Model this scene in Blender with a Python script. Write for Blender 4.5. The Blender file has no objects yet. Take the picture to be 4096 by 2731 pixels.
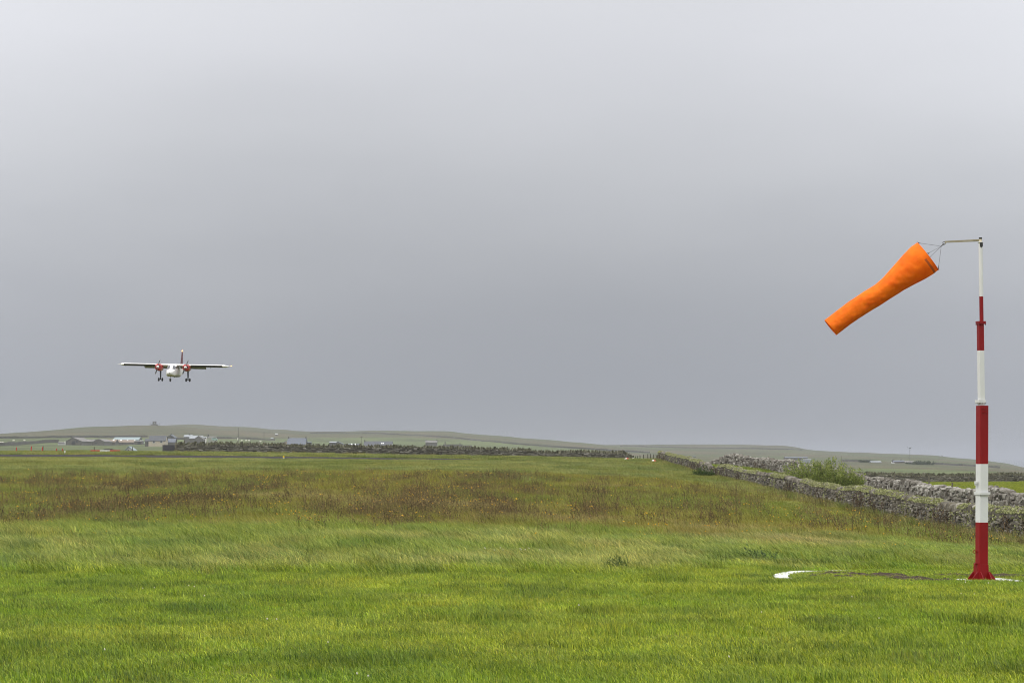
import bpy, math, random
import numpy as np
from mathutils import Vector, Matrix
random.seed(7)
RNG = np.random.default_rng(11)
PI = math.pi
SC = bpy.context.scene
COL = SC.collection
# ------------------------------------------------------------------ camera, sky, sun, exposure
F = 7964.4                       # focal length in photograph pixels (70 mm on 36 mm)
EYE = 2.2
HZ = 1830.5                      # row of the true horizon in the photograph
PITCH = math.atan((HZ - 1365.5) / F)
cam_d = bpy.data.cameras.new('camera'); cam = bpy.data.objects.new('camera', cam_d); COL.objects.link(cam)
cam_d.lens = 70; cam_d.sensor_width = 36; cam_d.clip_start = 0.5; cam_d.clip_end = 80000
cam.location = (0, 0, EYE); cam.rotation_euler = (PI / 2 + PITCH, 0, 0)
SC.camera = cam
SC.view_settings.view_transform = 'Standard'; SC.view_settings.look = 'None'
SC.view_settings.exposure = 0.0; SC.view_settings.gamma = 1.0
SC.cycles.use_denoising = True; SC.cycles.denoising_prefilter = 'ACCURATE'; SC.cycles.filter_width = 1.0
SC.cycles.max_bounces = 6; SC.cycles.diffuse_bounces = 3; SC.cycles.glossy_bounces = 2
SC.cycles.transmission_bounces = 3; SC.cycles.volume_bounces = 1; SC.cycles.transparent_max_bounces = 6
SC.cycles.sample_clamp_indirect = 4.0

SUN_EL = math.radians(44); SUN_AZ = math.radians(-128)     # azimuth clockwise from +Y
sd = Vector((math.sin(SUN_AZ) * math.cos(SUN_EL), math.cos(SUN_AZ) * math.cos(SUN_EL), math.sin(SUN_EL)))
sun_d = bpy.data.lights.new('sun', 'SUN'); sun = bpy.data.objects.new('sun', sun_d); COL.objects.link(sun)
sun_d.energy = 1.3; sun_d.angle = math.radians(14); sun_d.color = (1.0, 0.95, 0.86)
sun.rotation_euler = sd.to_track_quat('Z', 'Y').to_euler(); sun.location = (-40, -30, 60)

W = bpy.data.worlds.new('World'); SC.world = W; W.use_nodes = True
nt = W.node_tree; nt.nodes.clear()
def N(t, tp, **kw):
    n = t.nodes.new(tp)
    for k, v in kw.items(): setattr(n, k, v)
    return n
out = N(nt, 'ShaderNodeOutputWorld'); bg = N(nt, 'ShaderNodeBackground'); bg.inputs['Strength'].default_value = 0.1
sky = N(nt, 'ShaderNodeTexSky', sky_type='NISHITA', sun_disc=False, sun_elevation=SUN_EL, sun_rotation=SUN_AZ, dust_density=4.0)
tc = N(nt, 'ShaderNodeTexCoord'); sep = N(nt, 'ShaderNodeSeparateXYZ')
nt.links.new(tc.outputs['Generated'], sep.inputs[0])
def M(t, op, a, b=None, clamp=False):
    n = N(t, 'ShaderNodeMath', operation=op); n.use_clamp = clamp
    for i, v in enumerate((a, b)):
        if v is None: continue
        if isinstance(v, (int, float)): n.inputs[i].default_value = v
        else: t.links.new(v, n.inputs[i])
    return n.outputs[0]
# cloud deck: soft large mottling, brighter towards the zenith
mp = N(nt, 'ShaderNodeMapping'); mp.inputs['Scale'].default_value = (1.6, 1.6, 5.0)
nt.links.new(tc.outputs['Generated'], mp.inputs[0])
nz = N(nt, 'ShaderNodeTexNoise'); nz.inputs['Scale'].default_value = 2.6; nz.inputs['Detail'].default_value = 5.0; nz.inputs['Roughness'].default_value = 0.45
nt.links.new(mp.outputs[0], nz.inputs['Vector'])
elev = M(nt, 'ADD', sep.outputs[2], M(nt, 'MULTIPLY', M(nt, 'SUBTRACT', nz.outputs[0], 0.5), 0.065))
ramp = N(nt, 'ShaderNodeValToRGB'); ramp.color_ramp.interpolation = 'LINEAR'
SKYV = [(0.0, .362, .380, .425), (.03, .362, .380, .425), (.065, .392, .407, .447), (.105, .46, .473, .508), (.15, .58, .592, .625),
        (.21, .715, .725, .765), (.30, .86, .87, .9), (.5, 1.45, 1.45, 1.45), (1.0, 2.1, 2.08, 2.05)]
SKM = 2.2
el = ramp.color_ramp.elements
while len(el) < len(SKYV): el.new(0.5)
for e, (p, r, g, b) in zip(el, SKYV): e.position = p; e.color = (r / SKM, g / SKM, b / SKM, 1)
nt.links.new(elev, ramp.inputs[0])
ax = M(nt, 'ABSOLUTE', M(nt, 'ADD', sep.outputs[0], 0.0))
side = M(nt, 'ADD', 1.0, M(nt, 'MINIMUM', M(nt, 'MULTIPLY', M(nt, 'POWER', ax, 2.0), 2.4), 0.35))
mul = N(nt, 'ShaderNodeVectorMath', operation='SCALE'); nt.links.new(ramp.outputs[0], mul.inputs[0])
nt.links.new(M(nt, 'MULTIPLY', side, 10.0 * SKM), mul.inputs[3])
mix = N(nt, 'ShaderNodeMix', data_type='RGBA'); mix.inputs[0].default_value = 0.06
nt.links.new(mul.outputs[0], mix.inputs[6]); nt.links.new(sky.outputs[0], mix.inputs[7])
nt.links.new(mix.outputs[2], bg.inputs['Color']); nt.links.new(bg.outputs[0], out.inputs['Surface'])

# ------------------------------------------------------------------ helpers
def at(px, py, Y):
    """world point at depth Y seen at photograph pixel (px, py)"""
    u = (px - 2048) / F; v = (1365.5 - py) / F
    t = Y / (math.cos(PITCH) - v * math.sin(PITCH))
    return Vector((u * t, Y, EYE + t * (math.sin(PITCH) + v * math.cos(PITCH))))
def smooth(t): t = np.clip(t, 0, 1); return t * t * (3 - 2 * t)
def hash2(ix, iy, s):
    h = (ix.astype(np.int64) * 374761393 + iy.astype(np.int64) * 668265263 + s * 974711) & 0x7fffffff
    h = ((h ^ (h >> 13)) * 1274126177) & 0x7fffffff
    return ((h ^ (h >> 16)) & 0xffff) / 65535.0
def vnoise(x, y, s=0):
    x = np.asarray(x, float); y = np.asarray(y, float)
    ix = np.floor(x); iy = np.floor(y); fx = smooth(x - ix); fy = smooth(y - iy)
    a = hash2(ix, iy, s); b = hash2(ix + 1, iy, s); c = hash2(ix, iy + 1, s); d = hash2(ix + 1, iy + 1, s)
    return a + (b - a) * fx + (c - a) * fy + (a - b - c + d) * fx * fy
def fbm(x, y, s=0, o=4):
    v = 0; a = 0.5
    for i in range(o): v = v + a * vnoise(x * 2 ** i, y * 2 ** i, s + i * 17); a *= 0.5
    return v / (1 - 0.5 ** o)

NEAR_X = [-60, -42, 0, 9, 17, 27, 34, 48]
NEAR_Z = [[(0, 0), (36, .04), (60, .30), (205, 2.22), (224, 2.6), (250, 2.93), (300, 2.7)],
          [(0, 0), (36, .02), (60, .28), (205, 2.18), (224, 2.58), (250, 2.9), (300, 2.7)],
          [(0, 0), (36, 0), (60, .22), (111, .9), (205, 1.93), (230, 2.12), (250, 2.25), (300, 1.9)],
          [(0, 0), (36, 0), (60, .0), (71, .02), (111, .42), (180, 1.32), (225, 2.0), (250, 2.02), (300, 1.3)],
          [(0, 0), (36, -.04), (60, -.74), (71, -.84), (111, -.32), (180, .88), (225, 1.9), (250, 1.75), (300, .4)],
          [(0, 0), (36, -.15), (60, -.9), (110, -1.06), (145, -.71), (190, .5), (210, 1.1), (250, .2), (300, -.8)],
          [(0, -.1), (36, -.3), (60, -.9), (110, -1.3), (150, -1.3), (200, -.7), (250, -.95), (300, -1.2)],
          [(0, -.1), (36, -.4), (60, -.9), (110, -1.4), (200, -1.35), (265, -1.1), (300, -1.3)]]
YG = np.arange(0, 401, 2.0)
NT = np.array([np.interp(YG, [p[0] for p in c], [p[1] for p in c]) for c in NEAR_Z])
k_ = np.ones(9) / 9
NT = np.array([np.convolve(np.pad(r, 4, mode='edge'), k_, mode='valid') for r in NT])
XG = np.arange(-80, 81, 1.0)
NG = np.array([np.interp(XG, NEAR_X, NT[:, j]) for j in range(len(YG))])        # [Y, X]
k2 = np.ones(5) / 5
NG = np.array([np.convolve(np.pad(r, 2, mode='edge'), k2, mode='valid') for r in NG])
FAR = {-900: [(300, 1812), (900, 1800), (1200, 1785), (1600, 1768), (2100, 1758), (2600, 1768), (4500, 1860)],
       0: [(300, 1814), (700, 1801), (1000, 1784), (1200, 1768), (1500, 1751), (2000, 1734), (2500, 1745), (4500, 1860)],
       160: [(300, 1814), (700, 1802), (1000, 1785), (1200, 1768), (1500, 1750), (2050, 1721.5), (2500, 1735), (4500, 1860)],
       350: [(300, 1815), (700, 1803), (1100, 1782), (1300, 1765), (1500, 1749), (2100, 1709), (2600, 1722), (4500, 1860)],
       480: [(300, 1815), (700, 1804), (1150, 1780), (1600, 1748), (2100, 1704), (2600, 1718), (3000, 1712), (4500, 1860)],
       600: [(300, 1815), (700, 1804), (1150, 1778), (1600, 1745), (2100, 1700), (2600, 1714), (3000, 1702), (4500, 1860)],
       740: [(300, 1817), (700, 1804), (1200, 1775), (1600, 1748), (2100, 1707.5), (2500, 1717), (3000, 1695.5), (3400, 1712), (4500, 1860)],
       790: [(300, 1818), (700, 1804), (1200, 1776), (1600, 1749), (2100, 1712.5), (2500, 1719), (3000, 1695.5), (3400, 1712), (4500, 1860)],
       850: [(300, 1818), (700, 1804), (1200, 1778), (1600, 1751), (2100, 1721), (2500, 1724), (3000, 1700), (3400, 1714), (4500, 1860)],
       1000: [(300, 1820), (700, 1806), (1200, 1782), (1600, 1756), (2100, 1729), (3000, 1708), (3400, 1722), (4500, 1860)],
       1090: [(300, 1822), (700, 1808), (1200, 1785), (1600, 1760), (2100, 1735), (3000, 1717), (3400, 1730), (4500, 1860)],
       1130: [(300, 1822), (700, 1808), (1200, 1786), (1600, 1761), (2100, 1736), (3000, 1717), (3400, 1730), (4500, 1860)],
       1240: [(300, 1823), (700, 1808), (1200, 1788), (1600, 1764), (2100, 1741), (3000, 1725.5), (3400, 1740), (4500, 1860)],
       1500: [(300, 1826), (700, 1812), (1200, 1792), (1600, 1768), (2100, 1743), (2800, 1724.5), (3300, 1745), (4500, 1860)],
       1790: [(300, 1830), (700, 1816), (1200, 1797), (1600, 1773), (2100, 1748), (2750, 1725.5), (3200, 1745), (4500, 1860)],
       1840: [(300, 1831), (700, 1818), (1200, 1799), (1600, 1775), (2100, 1750), (2750, 1731), (3200, 1745), (4500, 1860)],
       2008: [(300, 1835), (700, 1822), (1200, 1804), (1600, 1782), (2100, 1760), (2700, 1743), (3200, 1760), (4500, 1860)],
       2077: [(300, 1838), (700, 1826), (1200, 1808), (1600, 1787), (2100, 1766), (2700, 1751), (3300, 1778), (4500, 1860)],
       2210: [(300, 1842), (700, 1830), (1200, 1813), (1600, 1794), (2100, 1775), (2700, 1760), (3300, 1780), (4500, 1860)],
       2380: [(300, 1850), (700, 1840), (1200, 1820), (1600, 1805), (2100, 1792), (2600, 1776.5), (3000, 1790), (3500, 1776.5), (4500, 1870)],
       2560: [(300, 1862), (700, 1852), (1200, 1836), (1600, 1820), (2100, 1804), (2800, 1790), (3500, 1777), (4500, 1870)],
       2735: [(300, 1872), (700, 1858), (1200, 1842), (1600, 1827), (2100, 1810), (2800, 1792), (3500, 1775), (4500, 1870)],
       2990: [(300, 1885), (700, 1868), (1200, 1850), (1600, 1834), (2100, 1815), (2800, 1793), (3500, 1777), (4500, 1880)],
       3115: [(300, 1890), (700, 1873), (1200, 1855), (1600, 1839), (2100, 1820), (2800, 1797), (3500, 1780), (4500, 1880)],
       3180: [(300, 1892), (700, 1875), (1200, 1858), (1600, 1842), (2100, 1823), (2800, 1800), (3500, 1786), (4500, 1885)],
       3230: [(300, 1894), (700, 1877), (1200, 1860), (1600, 1845), (2100, 1827), (2800, 1806), (3400, 1798.5), (4500, 1885)],
       3400: [(300, 1900), (700, 1882), (1200, 1864), (1600, 1848), (2100, 1831), (2800, 1814), (3400, 1808), (4500, 1885)],
       3630: [(300, 1905), (700, 1886), (1200, 1868), (1600, 1851), (2100, 1834), (2800, 1820), (3300, 1815.5), (4500, 1890)],
       3735: [(300, 1908), (700, 1890), (1200, 1871), (1600, 1854), (2100, 1838), (2800, 1824), (3200, 1820.5), (4500, 1890)],
       3905: [(300, 1912), (700, 1895), (1200, 1877), (1600, 1863), (2100, 1850), (2800, 1840), (3200, 1845), (4500, 1890)],
       4032: [(300, 1915), (700, 1900), (1200, 1884), (1600, 1873), (2100, 1862), (2800, 1855), (3300, 1868), (4500, 1895)],
       4100: [(300, 1918), (700, 1904), (1200, 1890), (1600, 1881), (2100, 1876), (2600, 1873), (3000, 1878), (4500, 1895)],
       4300: [(300, 1924), (700, 1914), (1200, 1906), (1600, 1904), (2100, 1903), (4500, 1910)],
       5200: [(300, 1940), (700, 1930), (1200, 1920), (2100, 1912), (4500, 1910)]}
FPX = np.array(sorted(FAR)); LYG = np.linspace(math.log(260), math.log(4600), 260); FYG = np.exp(LYG)
FT = []
for p in FPX:
    c = FAR[p]; ys = np.array([a for a, b in c]); pys = np.array([b for a, b in c])
    zz = EYE + (HZ - pys) * ys / F
    zi = np.interp(FYG, ys, zz)
    FT.append(zi)
FT = np.array(FT)                                         # [px, Y]
FT = np.array([np.convolve(np.pad(r, 2, mode='edge'), k2, mode='valid') for r in FT])
PG = np.arange(-900, 5201, 10.0)
FG = np.array([np.interp(PG, FPX, FT[:, j]) for j in range(len(FYG))])      # [Y, px]
FG = np.array([np.convolve(np.pad(r, 2, mode='edge'), k2, mode='valid') for r in FG])
def bil(G, a, b):
    a = np.clip(a, 0, G.shape[0] - 1.001); b = np.clip(b, 0, G.shape[1] - 1.001)
    ia = a.astype(int); ib = b.astype(int); fa = a - ia; fb = b - ib
    return (G[ia, ib] * (1 - fa) * (1 - fb) + G[ia + 1, ib] * fa * (1 - fb) + G[ia, ib + 1] * (1 - fa) * fb + G[ia + 1, ib + 1] * fa * fb)
def terrain(x, y):
    x = np.asarray(x, float); y = np.asarray(y, float); x, y = np.broadcast_arrays(x, y)
    yn = np.clip(y, 0, 398)
    zn = bil(NG, yn / 2.0, x + 80)
    r = np.hypot(x, y)
    yf = np.clip(np.maximum(y, r * 0.35), 262, 4590)
    px = np.clip(2048 + F * x / np.maximum(yf, 1), -900, 5200)
    zf = bil(FG, (np.log(yf) - LYG[0]) / (LYG[1] - LYG[0]), (px + 900) / 10.0)
    # small relief, fading away from the mown strip
    rel = (fbm(x / 3.1, y / 4.3, 3, 3) - .5) * 0.10 * smooth((y - 34) / 20) + (fbm(x / 1.1, y / 1.6, 5, 2) - .5) * 0.035
    rel = rel + (fbm(x / 14, y / 17, 9, 2) - .5) * 0.12 * smooth((y - 45) / 20) * (1 - smooth((np.abs(y - 226) - 26) / -8.0) * 0.8)
    rel = rel - .075 * np.exp(-((y - 40.6) / 1.5) ** 2) * smooth((x - 3.2) / 2.5)
    relf = (fbm(x / 90, y / 90, 21, 4) - .5) * np.clip(yf / 1600, 0, 1) * 4.0
    t = smooth((y - 262) / 60.0)
    t = np.where(r > 420, 1.0, t)
    return (zn + rel) * (1 - t) + (zf + relf) * t
def gz(x, y): return float(terrain(np.array([x]), np.array([y]))[0])
def hit(px, py, y0=320, y1=3600):
    """first terrain point seen at pixel (px, py) beyond depth y0"""
    Y = np.geomspace(y0, y1, 900)
    d = at(px, py, 1.0) - Vector((0, 0, EYE))
    x = d.x * Y; z = EYE + d.z * Y
    b = np.nonzero(terrain(x, Y) >= z)[0]
    yy = Y[b[0]] if len(b) else y1 * .7
    return Vector((d.x * yy, yy, gz(d.x * yy, yy)))

# ------------------------------------------------------------------ materials
MATS = {}
def mat(name, c1, c2=None, scale=8.0, rough=0.7, bump=0.0, bscale=None, metal=0.0, island=None, detail=4.0, coords='Object', spec=0.5, stretch=None, mixlo=.3, mixhi=.7, emit=None):
    if name in MATS: return MATS[name]
    m = bpy.data.materials.new(name); m.use_nodes = True; t = m.node_tree
    b = t.nodes['Principled BSDF']; b.inputs['Roughness'].default_value = rough; b.inputs['Metallic'].default_value = metal
    b.inputs['Specular IOR Level'].default_value = spec
    c2 = c2 or tuple(v * 0.8 for v in c1)
    co = N(t, 'ShaderNodeTexCoord'); vec = co.outputs['Object']
    if coords == 'World': vec = N(t, 'ShaderNodeNewGeometry').outputs['Position']
    if stretch:
        mp = N(t, 'ShaderNodeMapping'); mp.inputs['Scale'].default_value = stretch; t.links.new(vec, mp.inputs[0]); vec = mp.outputs[0]
    nz = N(t, 'ShaderNodeTexNoise'); nz.inputs['Scale'].default_value = scale; nz.inputs['Detail'].default_value = detail
    t.links.new(vec, nz.inputs['Vector'])
    mr = N(t, 'ShaderNodeMapRange'); mr.inputs[1].default_value = mixlo; mr.inputs[2].default_value = mixhi; t.links.new(nz.outputs[0], mr.inputs[0])
    mx = N(t, 'ShaderNodeMix', data_type='RGBA'); t.links.new(mr.outputs[0], mx.inputs[0])
    mx.inputs[6].default_value = (*c1, 1); mx.inputs[7].default_value = (*c2, 1)
    colr = mx.outputs[2]
    if island:
        g = N(t, 'ShaderNodeNewGeometry'); rp = N(t, 'ShaderNodeValToRGB'); rp.color_ramp.interpolation = 'LINEAR'
        e = rp.color_ramp.elements
        while len(e) < len(island): e.new(.5)
        for i, c in enumerate(island): e[i].position = i / (len(island) - 1); e[i].color = (*c, 1)
        t.links.new(g.outputs['Random Per Island'], rp.inputs[0])
        m2 = N(t, 'ShaderNodeMix', data_type='RGBA'); m2.inputs[0].default_value = 0.78
        t.links.new(colr, m2.inputs[6]); t.links.new(rp.outputs[0], m2.inputs[7]); colr = m2.outputs[2]
    t.links.new(colr, b.inputs['Base Color'])
    if bump:
        n2 = N(t, 'ShaderNodeTexNoise'); n2.inputs['Scale'].default_value = bscale or scale * 4; n2.inputs['Detail'].default_value = 5
        t.links.new(vec, n2.inputs['Vector'])
        bp = N(t, 'ShaderNodeBump'); bp.inputs['Strength'].default_value = bump; bp.inputs['Distance'].default_value = .02
        t.links.new(n2.outputs[0], bp.inputs['Height']); t.links.new(bp.outputs[0], b.inputs['Normal'])
    if emit:
        b.inputs['Emission Color'].default_value = (*emit[0], 1); b.inputs['Emission Strength'].default_value = emit[1]
    MATS[name] = m; return m
def leafmat(name, attr=None, tip=None, cols=None, trans=0.35, rough=.55):
    """blade / leaf material; the tint comes from a per-instance attribute or from a random value per leaf"""
    if name in MATS: return MATS[name]
    m = bpy.data.materials.new(name); m.use_nodes = True; t = m.node_tree
    b = t.nodes['Principled BSDF']; b.inputs['Roughness'].default_value = rough; b.inputs['Specular IOR Level'].default_value = .3
    g = N(t, 'ShaderNodeNewGeometry')
    rp = N(t, 'ShaderNodeValToRGB'); e = rp.color_ramp.elements
    while len(e) < len(cols): e.new(.5)
    for i, c in enumerate(cols): e[i].position = i / max(1, len(cols) - 1); e[i].color = (*c, 1)
    t.links.new(g.outputs['Random Per Island'], rp.inputs[0]); c = rp.outputs[0]
    if attr:
        a = N(t, 'ShaderNodeAttribute', attribute_type='INSTANCER', attribute_name=attr)
        mm = N(t, 'ShaderNodeMix', data_type='RGBA', blend_type='MULTIPLY'); mm.inputs[0].default_value = 1
        t.links.new(a.outputs['Color'], mm.inputs[6]); t.links.new(c, mm.inputs[7]); c = mm.outputs[2]
    t.links.new(c, b.inputs['Base Color'])
    if trans:
        tr = N(t, 'ShaderNodeBsdfTranslucent'); t.links.new(c, tr.inputs['Color'])
        ms = N(t, 'ShaderNodeMixShader'); ms.inputs[0].default_value = trans
        t.links.new(b.outputs[0], ms.inputs[1]); t.links.new(tr.outputs[0], ms.inputs[2])
        t.links.new(ms.outputs[0], t.nodes['Material Output'].inputs['Surface'])
    MATS[name] = m; return m

# ------------------------------------------------------------------ mesh building
class MB:
    def __init__(s): s.v = []; s.f = []; s.mi = []; s.n = 0
    def add(s, vs, fs, mi=0):
        s.v.append(np.asarray(vs, float).reshape(-1, 3)); o = s.n
        for f in fs: s.f.append([i + o for i in f]); s.mi.append(mi)
        s.n += len(s.v[-1]); return s
    def box(s, c, d, mi=0, R=None, jit=0.0, taper=None):
        c = np.array(c, float); h = np.array(d, float) / 2
        v = np.array([[x, y, z] for z in (-1, 1) for y in (-1, 1) for x in (-1, 1)], float) * h
        if taper: v[4:, :2] *= taper
        if jit: v += (RNG.random((8, 3)) - .5) * 2 * jit * np.minimum(h * 2, h.max())
        if R is not None: v = v @ np.array(R).T
        return s.add(v + c, [(0, 2, 3, 1), (4, 5, 7, 6), (0, 1, 5, 4), (2, 6, 7, 3), (0, 4, 6, 2), (1, 3, 7, 5)], mi)
    def tube(s, p, r, n=8, mi=0, caps=True):
        p = [Vector(q) for q in p]; rr = r if isinstance(r, (list, tuple)) else [r] * len(p)
        vs = []; up = Vector((0, 0, 1))
        for i, q in enumerate(p):
            t = (p[min(i + 1, len(p) - 1)] - p[max(i - 1, 0)]).normalized()
            a = t.cross(up if abs(t.z) < .95 else Vector((0, 1, 0))).normalized(); b = t.cross(a).normalized()
            for k in range(n):
                th = 2 * PI * k / n; vs.append(q + (a * math.cos(th) + b * math.sin(th)) * rr[i])
        fs = []
        for i in range(len(p) - 1):
            for k in range(n): fs.append((i * n + k, i * n + (k + 1) % n, (i + 1) * n + (k + 1) % n, (i + 1) * n + k))
        if caps: fs.append(tuple(range(n - 1, -1, -1))); fs.append(tuple((len(p) - 1) * n + k for k in range(n)))
        return s.add([tuple(v) for v in vs], fs, mi)
    def grid(s, P, closed=False, mi=0):
        P = np.asarray(P, float); a, b = P.shape[:2]; fs = []
        for i in range(a - 1):
            for j in range(b if closed else b - 1):
                fs.append((i * b + j, i * b + (j + 1) % b, (i + 1) * b + (j + 1) % b, (i + 1) * b + j))
        return s.add(P.reshape(-1, 3), fs, mi)
    def torus(s, c, ax, R, r, n=24, k=6, mi=0):
        ax = Vector(ax).normalized(); a = ax.cross(Vector((0, 0, 1)) if abs(ax.z) < .9 else Vector((1, 0, 0))).normalized(); b = ax.cross(a)
        P = [[tuple(Vector(c) + (a * math.cos(2 * PI * i / n) + b * math.sin(2 * PI * i / n)) * (R + r * math.cos(2 * PI * j / k)) + ax * r * math.sin(2 * PI * j / k)) for j in range(k)] for i in range(n + 1)]
        return s.grid(P, True, mi)
    def poly(s, pts, thick, mi=0):
        """flat outline in the xz plane extruded along y"""
        n = len(pts); v = [(x, -thick / 2, z) for x, z in pts] + [(x, thick / 2, z) for x, z in pts]
        return s.add(v, [tuple(range(n)), tuple(range(2 * n - 1, n - 1, -1))] + [(i, i + n, (i + 1) % n + n, (i + 1) % n) for i in range(n)], mi)
    def build(s, name, m, parent=None, smooth=False, bevel=0.0):
        me = bpy.data.meshes.new(name); V = np.concatenate(s.v) if s.v else np.zeros((0, 3))
        me.from_pydata([tuple(q) for q in V], [], s.f)
        ms = m if isinstance(m, (list, tuple)) else [m]
        for q in ms: me.materials.append(q)
        if len(ms) > 1: me.polygons.foreach_set('material_index', np.array(s.mi, dtype=np.int32))
        if smooth: me.polygons.foreach_set('use_smooth', np.ones(len(me.polygons), dtype=bool))
        me.validate(); me.update()
        o = bpy.data.objects.new(name, me); COL.objects.link(o)
        if parent is not None: o.parent = parent
        if bevel:
            md = o.modifiers.new('bevel', 'BEVEL'); md.width = bevel; md.segments = 2; md.limit_method = 'ANGLE'
        return o
def tag(o, label=None, cat=None, group=None, kind=None):
    if label: o['label'] = label
    if cat: o['category'] = cat
    if group: o['group'] = group
    if kind: o['kind'] = kind
    return o
def empty(name, loc, label=None, cat=None, group=None, rz=0.0):
    o = bpy.data.objects.new(name, None); COL.objects.link(o); o.location = loc; o.rotation_euler = (0, 0, rz); o.empty_display_size = .3
    return tag(o, label, cat, group)
def rotz(a): return np.array([[math.cos(a), -math.sin(a), 0], [math.sin(a), math.cos(a), 0], [0, 0, 1]])
def rotax(ax, a): return np.array(Matrix.Rotation(a, 3, Vector(ax)))
def fastmesh(name, V, faces_flat, counts, m, cols=None, smooth=False):
    me = bpy.data.meshes.new(name); me.vertices.add(len(V)); me.vertices.foreach_set('co', np.asarray(V, np.float32).ravel())
    me.loops.add(len(faces_flat)); me.loops.foreach_set('vertex_index', np.asarray(faces_flat, np.int32))
    counts = np.asarray(counts, np.int32); me.polygons.add(len(counts))
    me.polygons.foreach_set('loop_start', np.concatenate([[0], np.cumsum(counts)[:-1]]).astype(np.int32))
    if smooth: me.polygons.foreach_set('use_smooth', np.ones(len(counts), dtype=bool))
    if cols is not None:
        a = me.color_attributes.new('tint', 'FLOAT_COLOR', 'POINT'); a.data.foreach_set('color', np.c_[cols, np.ones(len(cols))].astype(np.float32).ravel())
    me.update(calc_edges=True); me.materials.append(m); return me
# ------------------------------------------------------------------ ground, hills, sea
def lerp3(a, b, t): t = np.asarray(t)[..., None]; return np.asarray(a) * (1 - t) + np.asarray(b) * t
MAST = at(3930, 2320, 36.2); MAST = Vector((MAST.x, 36.2, 0)); MAST.z = gz(MAST.x, MAST.y)
def mown_edge(x): return 37.2 + (fbm(x / 2.0, x * 0 + 3.3, 31, 3) - .5) * 3.6 + smooth((x - 2.0) / 3.5) * 3.2
def weed(x, y):
    b = np.exp(-((y - 70) / 18.0) ** 2) * .27 + np.exp(-((y - 104) / 16.0) ** 2) * .17
    b = b - smooth((x / y + .02) / .12) * .10 - smooth((x / y - .08) / .08) * .20 - smooth((54.5 + (fbm(x / 3, y / 3, 77, 3) - .5) * 14 - y) / 5.0) * .6 - smooth((y - 125) / 20) * .3
    return smooth((.24 * fbm(x / 5.5, y / 6.5, 41, 4) + .42 * fbm((x - .04 * y) / 1.7, y / 22, 49, 3) + .34 * fbm(x / 1.3, y / 2.2, 43, 3) + b - .640) / .19)
STRAW = [at(1090, 1995, 82), at(1310, 2003, 80), at(1590, 2022, 74), at(1880, 2030, 72), at(2300, 2090, 62), at(2900, 2090, 58), at(3200, 2160, 52), at(430, 1960, 92), at(2450, 1925, 105)]
def near_tint(x, y):
    x = np.asarray(x, float); y = np.asarray(y, float)
    n1 = fbm(x / 2.6, y / 5.0, 51, 4); n2 = fbm(x / 0.9, y / 1.4, 57, 3); n3 = fbm(x / 7.0, y / 16.0, 61, 4)
    mown = lerp3((.192, .276, .020), (.272, .334, .030), smooth((n1 - .3) / .4))
    mown = lerp3(mown, (.115, .185, .016), smooth((n2 - .50) / .22) * .42)
    mown = lerp3(mown, (.075, .125, .018), smooth((fbm(x / .42, y / .55, 71, 3) - .66) / .06) * .6)
    tall = lerp3((.215, .275, .042), (.310, .330, .082), smooth((n1 - .33) / .36))
    tall = lerp3(tall, (.110, .180, .026), smooth((n2 - .52) / .22) * .8)
    olive = lerp3((.235, .225, .034), (.180, .215, .030), smooth((n3 - .35) / .3))
    olive = lerp3(olive, (.255, .205, .060), smooth((n2 - .55) / .2) * .5)
    w = weed(x, y); olive = lerp3(olive, (.150, .115, .034), w * .55)
    n4 = fbm(x / 1.9, y / 4.5, 73, 3)
    far = lerp3((.195, .215, .042), (.255, .275, .080), smooth((n3 - .35) / .3))
    far = lerp3(far, (.095, .130, .026), smooth((n4 - .54) / .12) * .6)
    far = lerp3(far, (.31, .30, .085), smooth((.43 - n4) / .12) * .5)
    far = lerp3(far, (.100, .145, .028), smooth((n2 - .50) / .22) * .75)
    far = lerp3(far, (.245, .235, .045), smooth((fbm(x / 9, y / 20, 67, 3) - .5) / .2) * .4 * (1 - .7 * smooth((y - 180) / 25)))
    c = lerp3(mown, tall, smooth((y - mown_edge(x)) / 2.2))
    c = lerp3(c, olive, smooth((y - 52 + (n1 - .5) * 9) / 5))
    c = lerp3(c, far, smooth((y - 112 + (n3 - .5) * 55) / 25))
    for s in STRAW:
        d = ((x - s.x) / 2.0) ** 2 + ((y - s.y) / 2.6) ** 2
        c = lerp3(c, (.35, .275, .115), np.exp(-d) * .6 * (0.5 + n2))
    right = smooth((x - 30) / 2.0) * smooth((y - 95) / 10)
    c = lerp3(c, lerp3((.25, .29, .022), (.205, .245, .02), n1), right)
    drove = smooth((x - 17.2) / .5) * (1 - smooth((x - 29.5) / 2.0)) * smooth((y - 60) / 10)
    c = lerp3(c, lerp3((.22, .275, .035), (.145, .195, .025), n2), drove)
    return c
def hill_tint(x, y):
    r = np.maximum(y, 1); px = 2048 + F * x / r
    n = fbm(x / 120, y / 60, 81, 4); n2 = fbm(x / 34, y / 30, 83, 4); n3 = fbm(x / 300, y / 140, 87, 3)
    moor = lerp3((.064, .068, .034), (.098, .084, .050), smooth((n - .35) / .3))
    moor = lerp3(moor, (.068, .084, .034), smooth((n3 - .45) / .2) * .8)
    green = lerp3((.105, .128, .050), (.078, .096, .040), smooth((n2 - .35) / .3))
    edge = np.interp(px, [0, 800, 1500, 2300, 2700, 4096], [1500, 1480, 1900, 1900, 900, 800])
    c = lerp3(green, moor, smooth((r - edge) / 80 + (n - .5) * 1.2))
    c = lerp3(c, (.050, .058, .026), smooth((n2 - .55) / .2) * .45)
    return c
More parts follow.
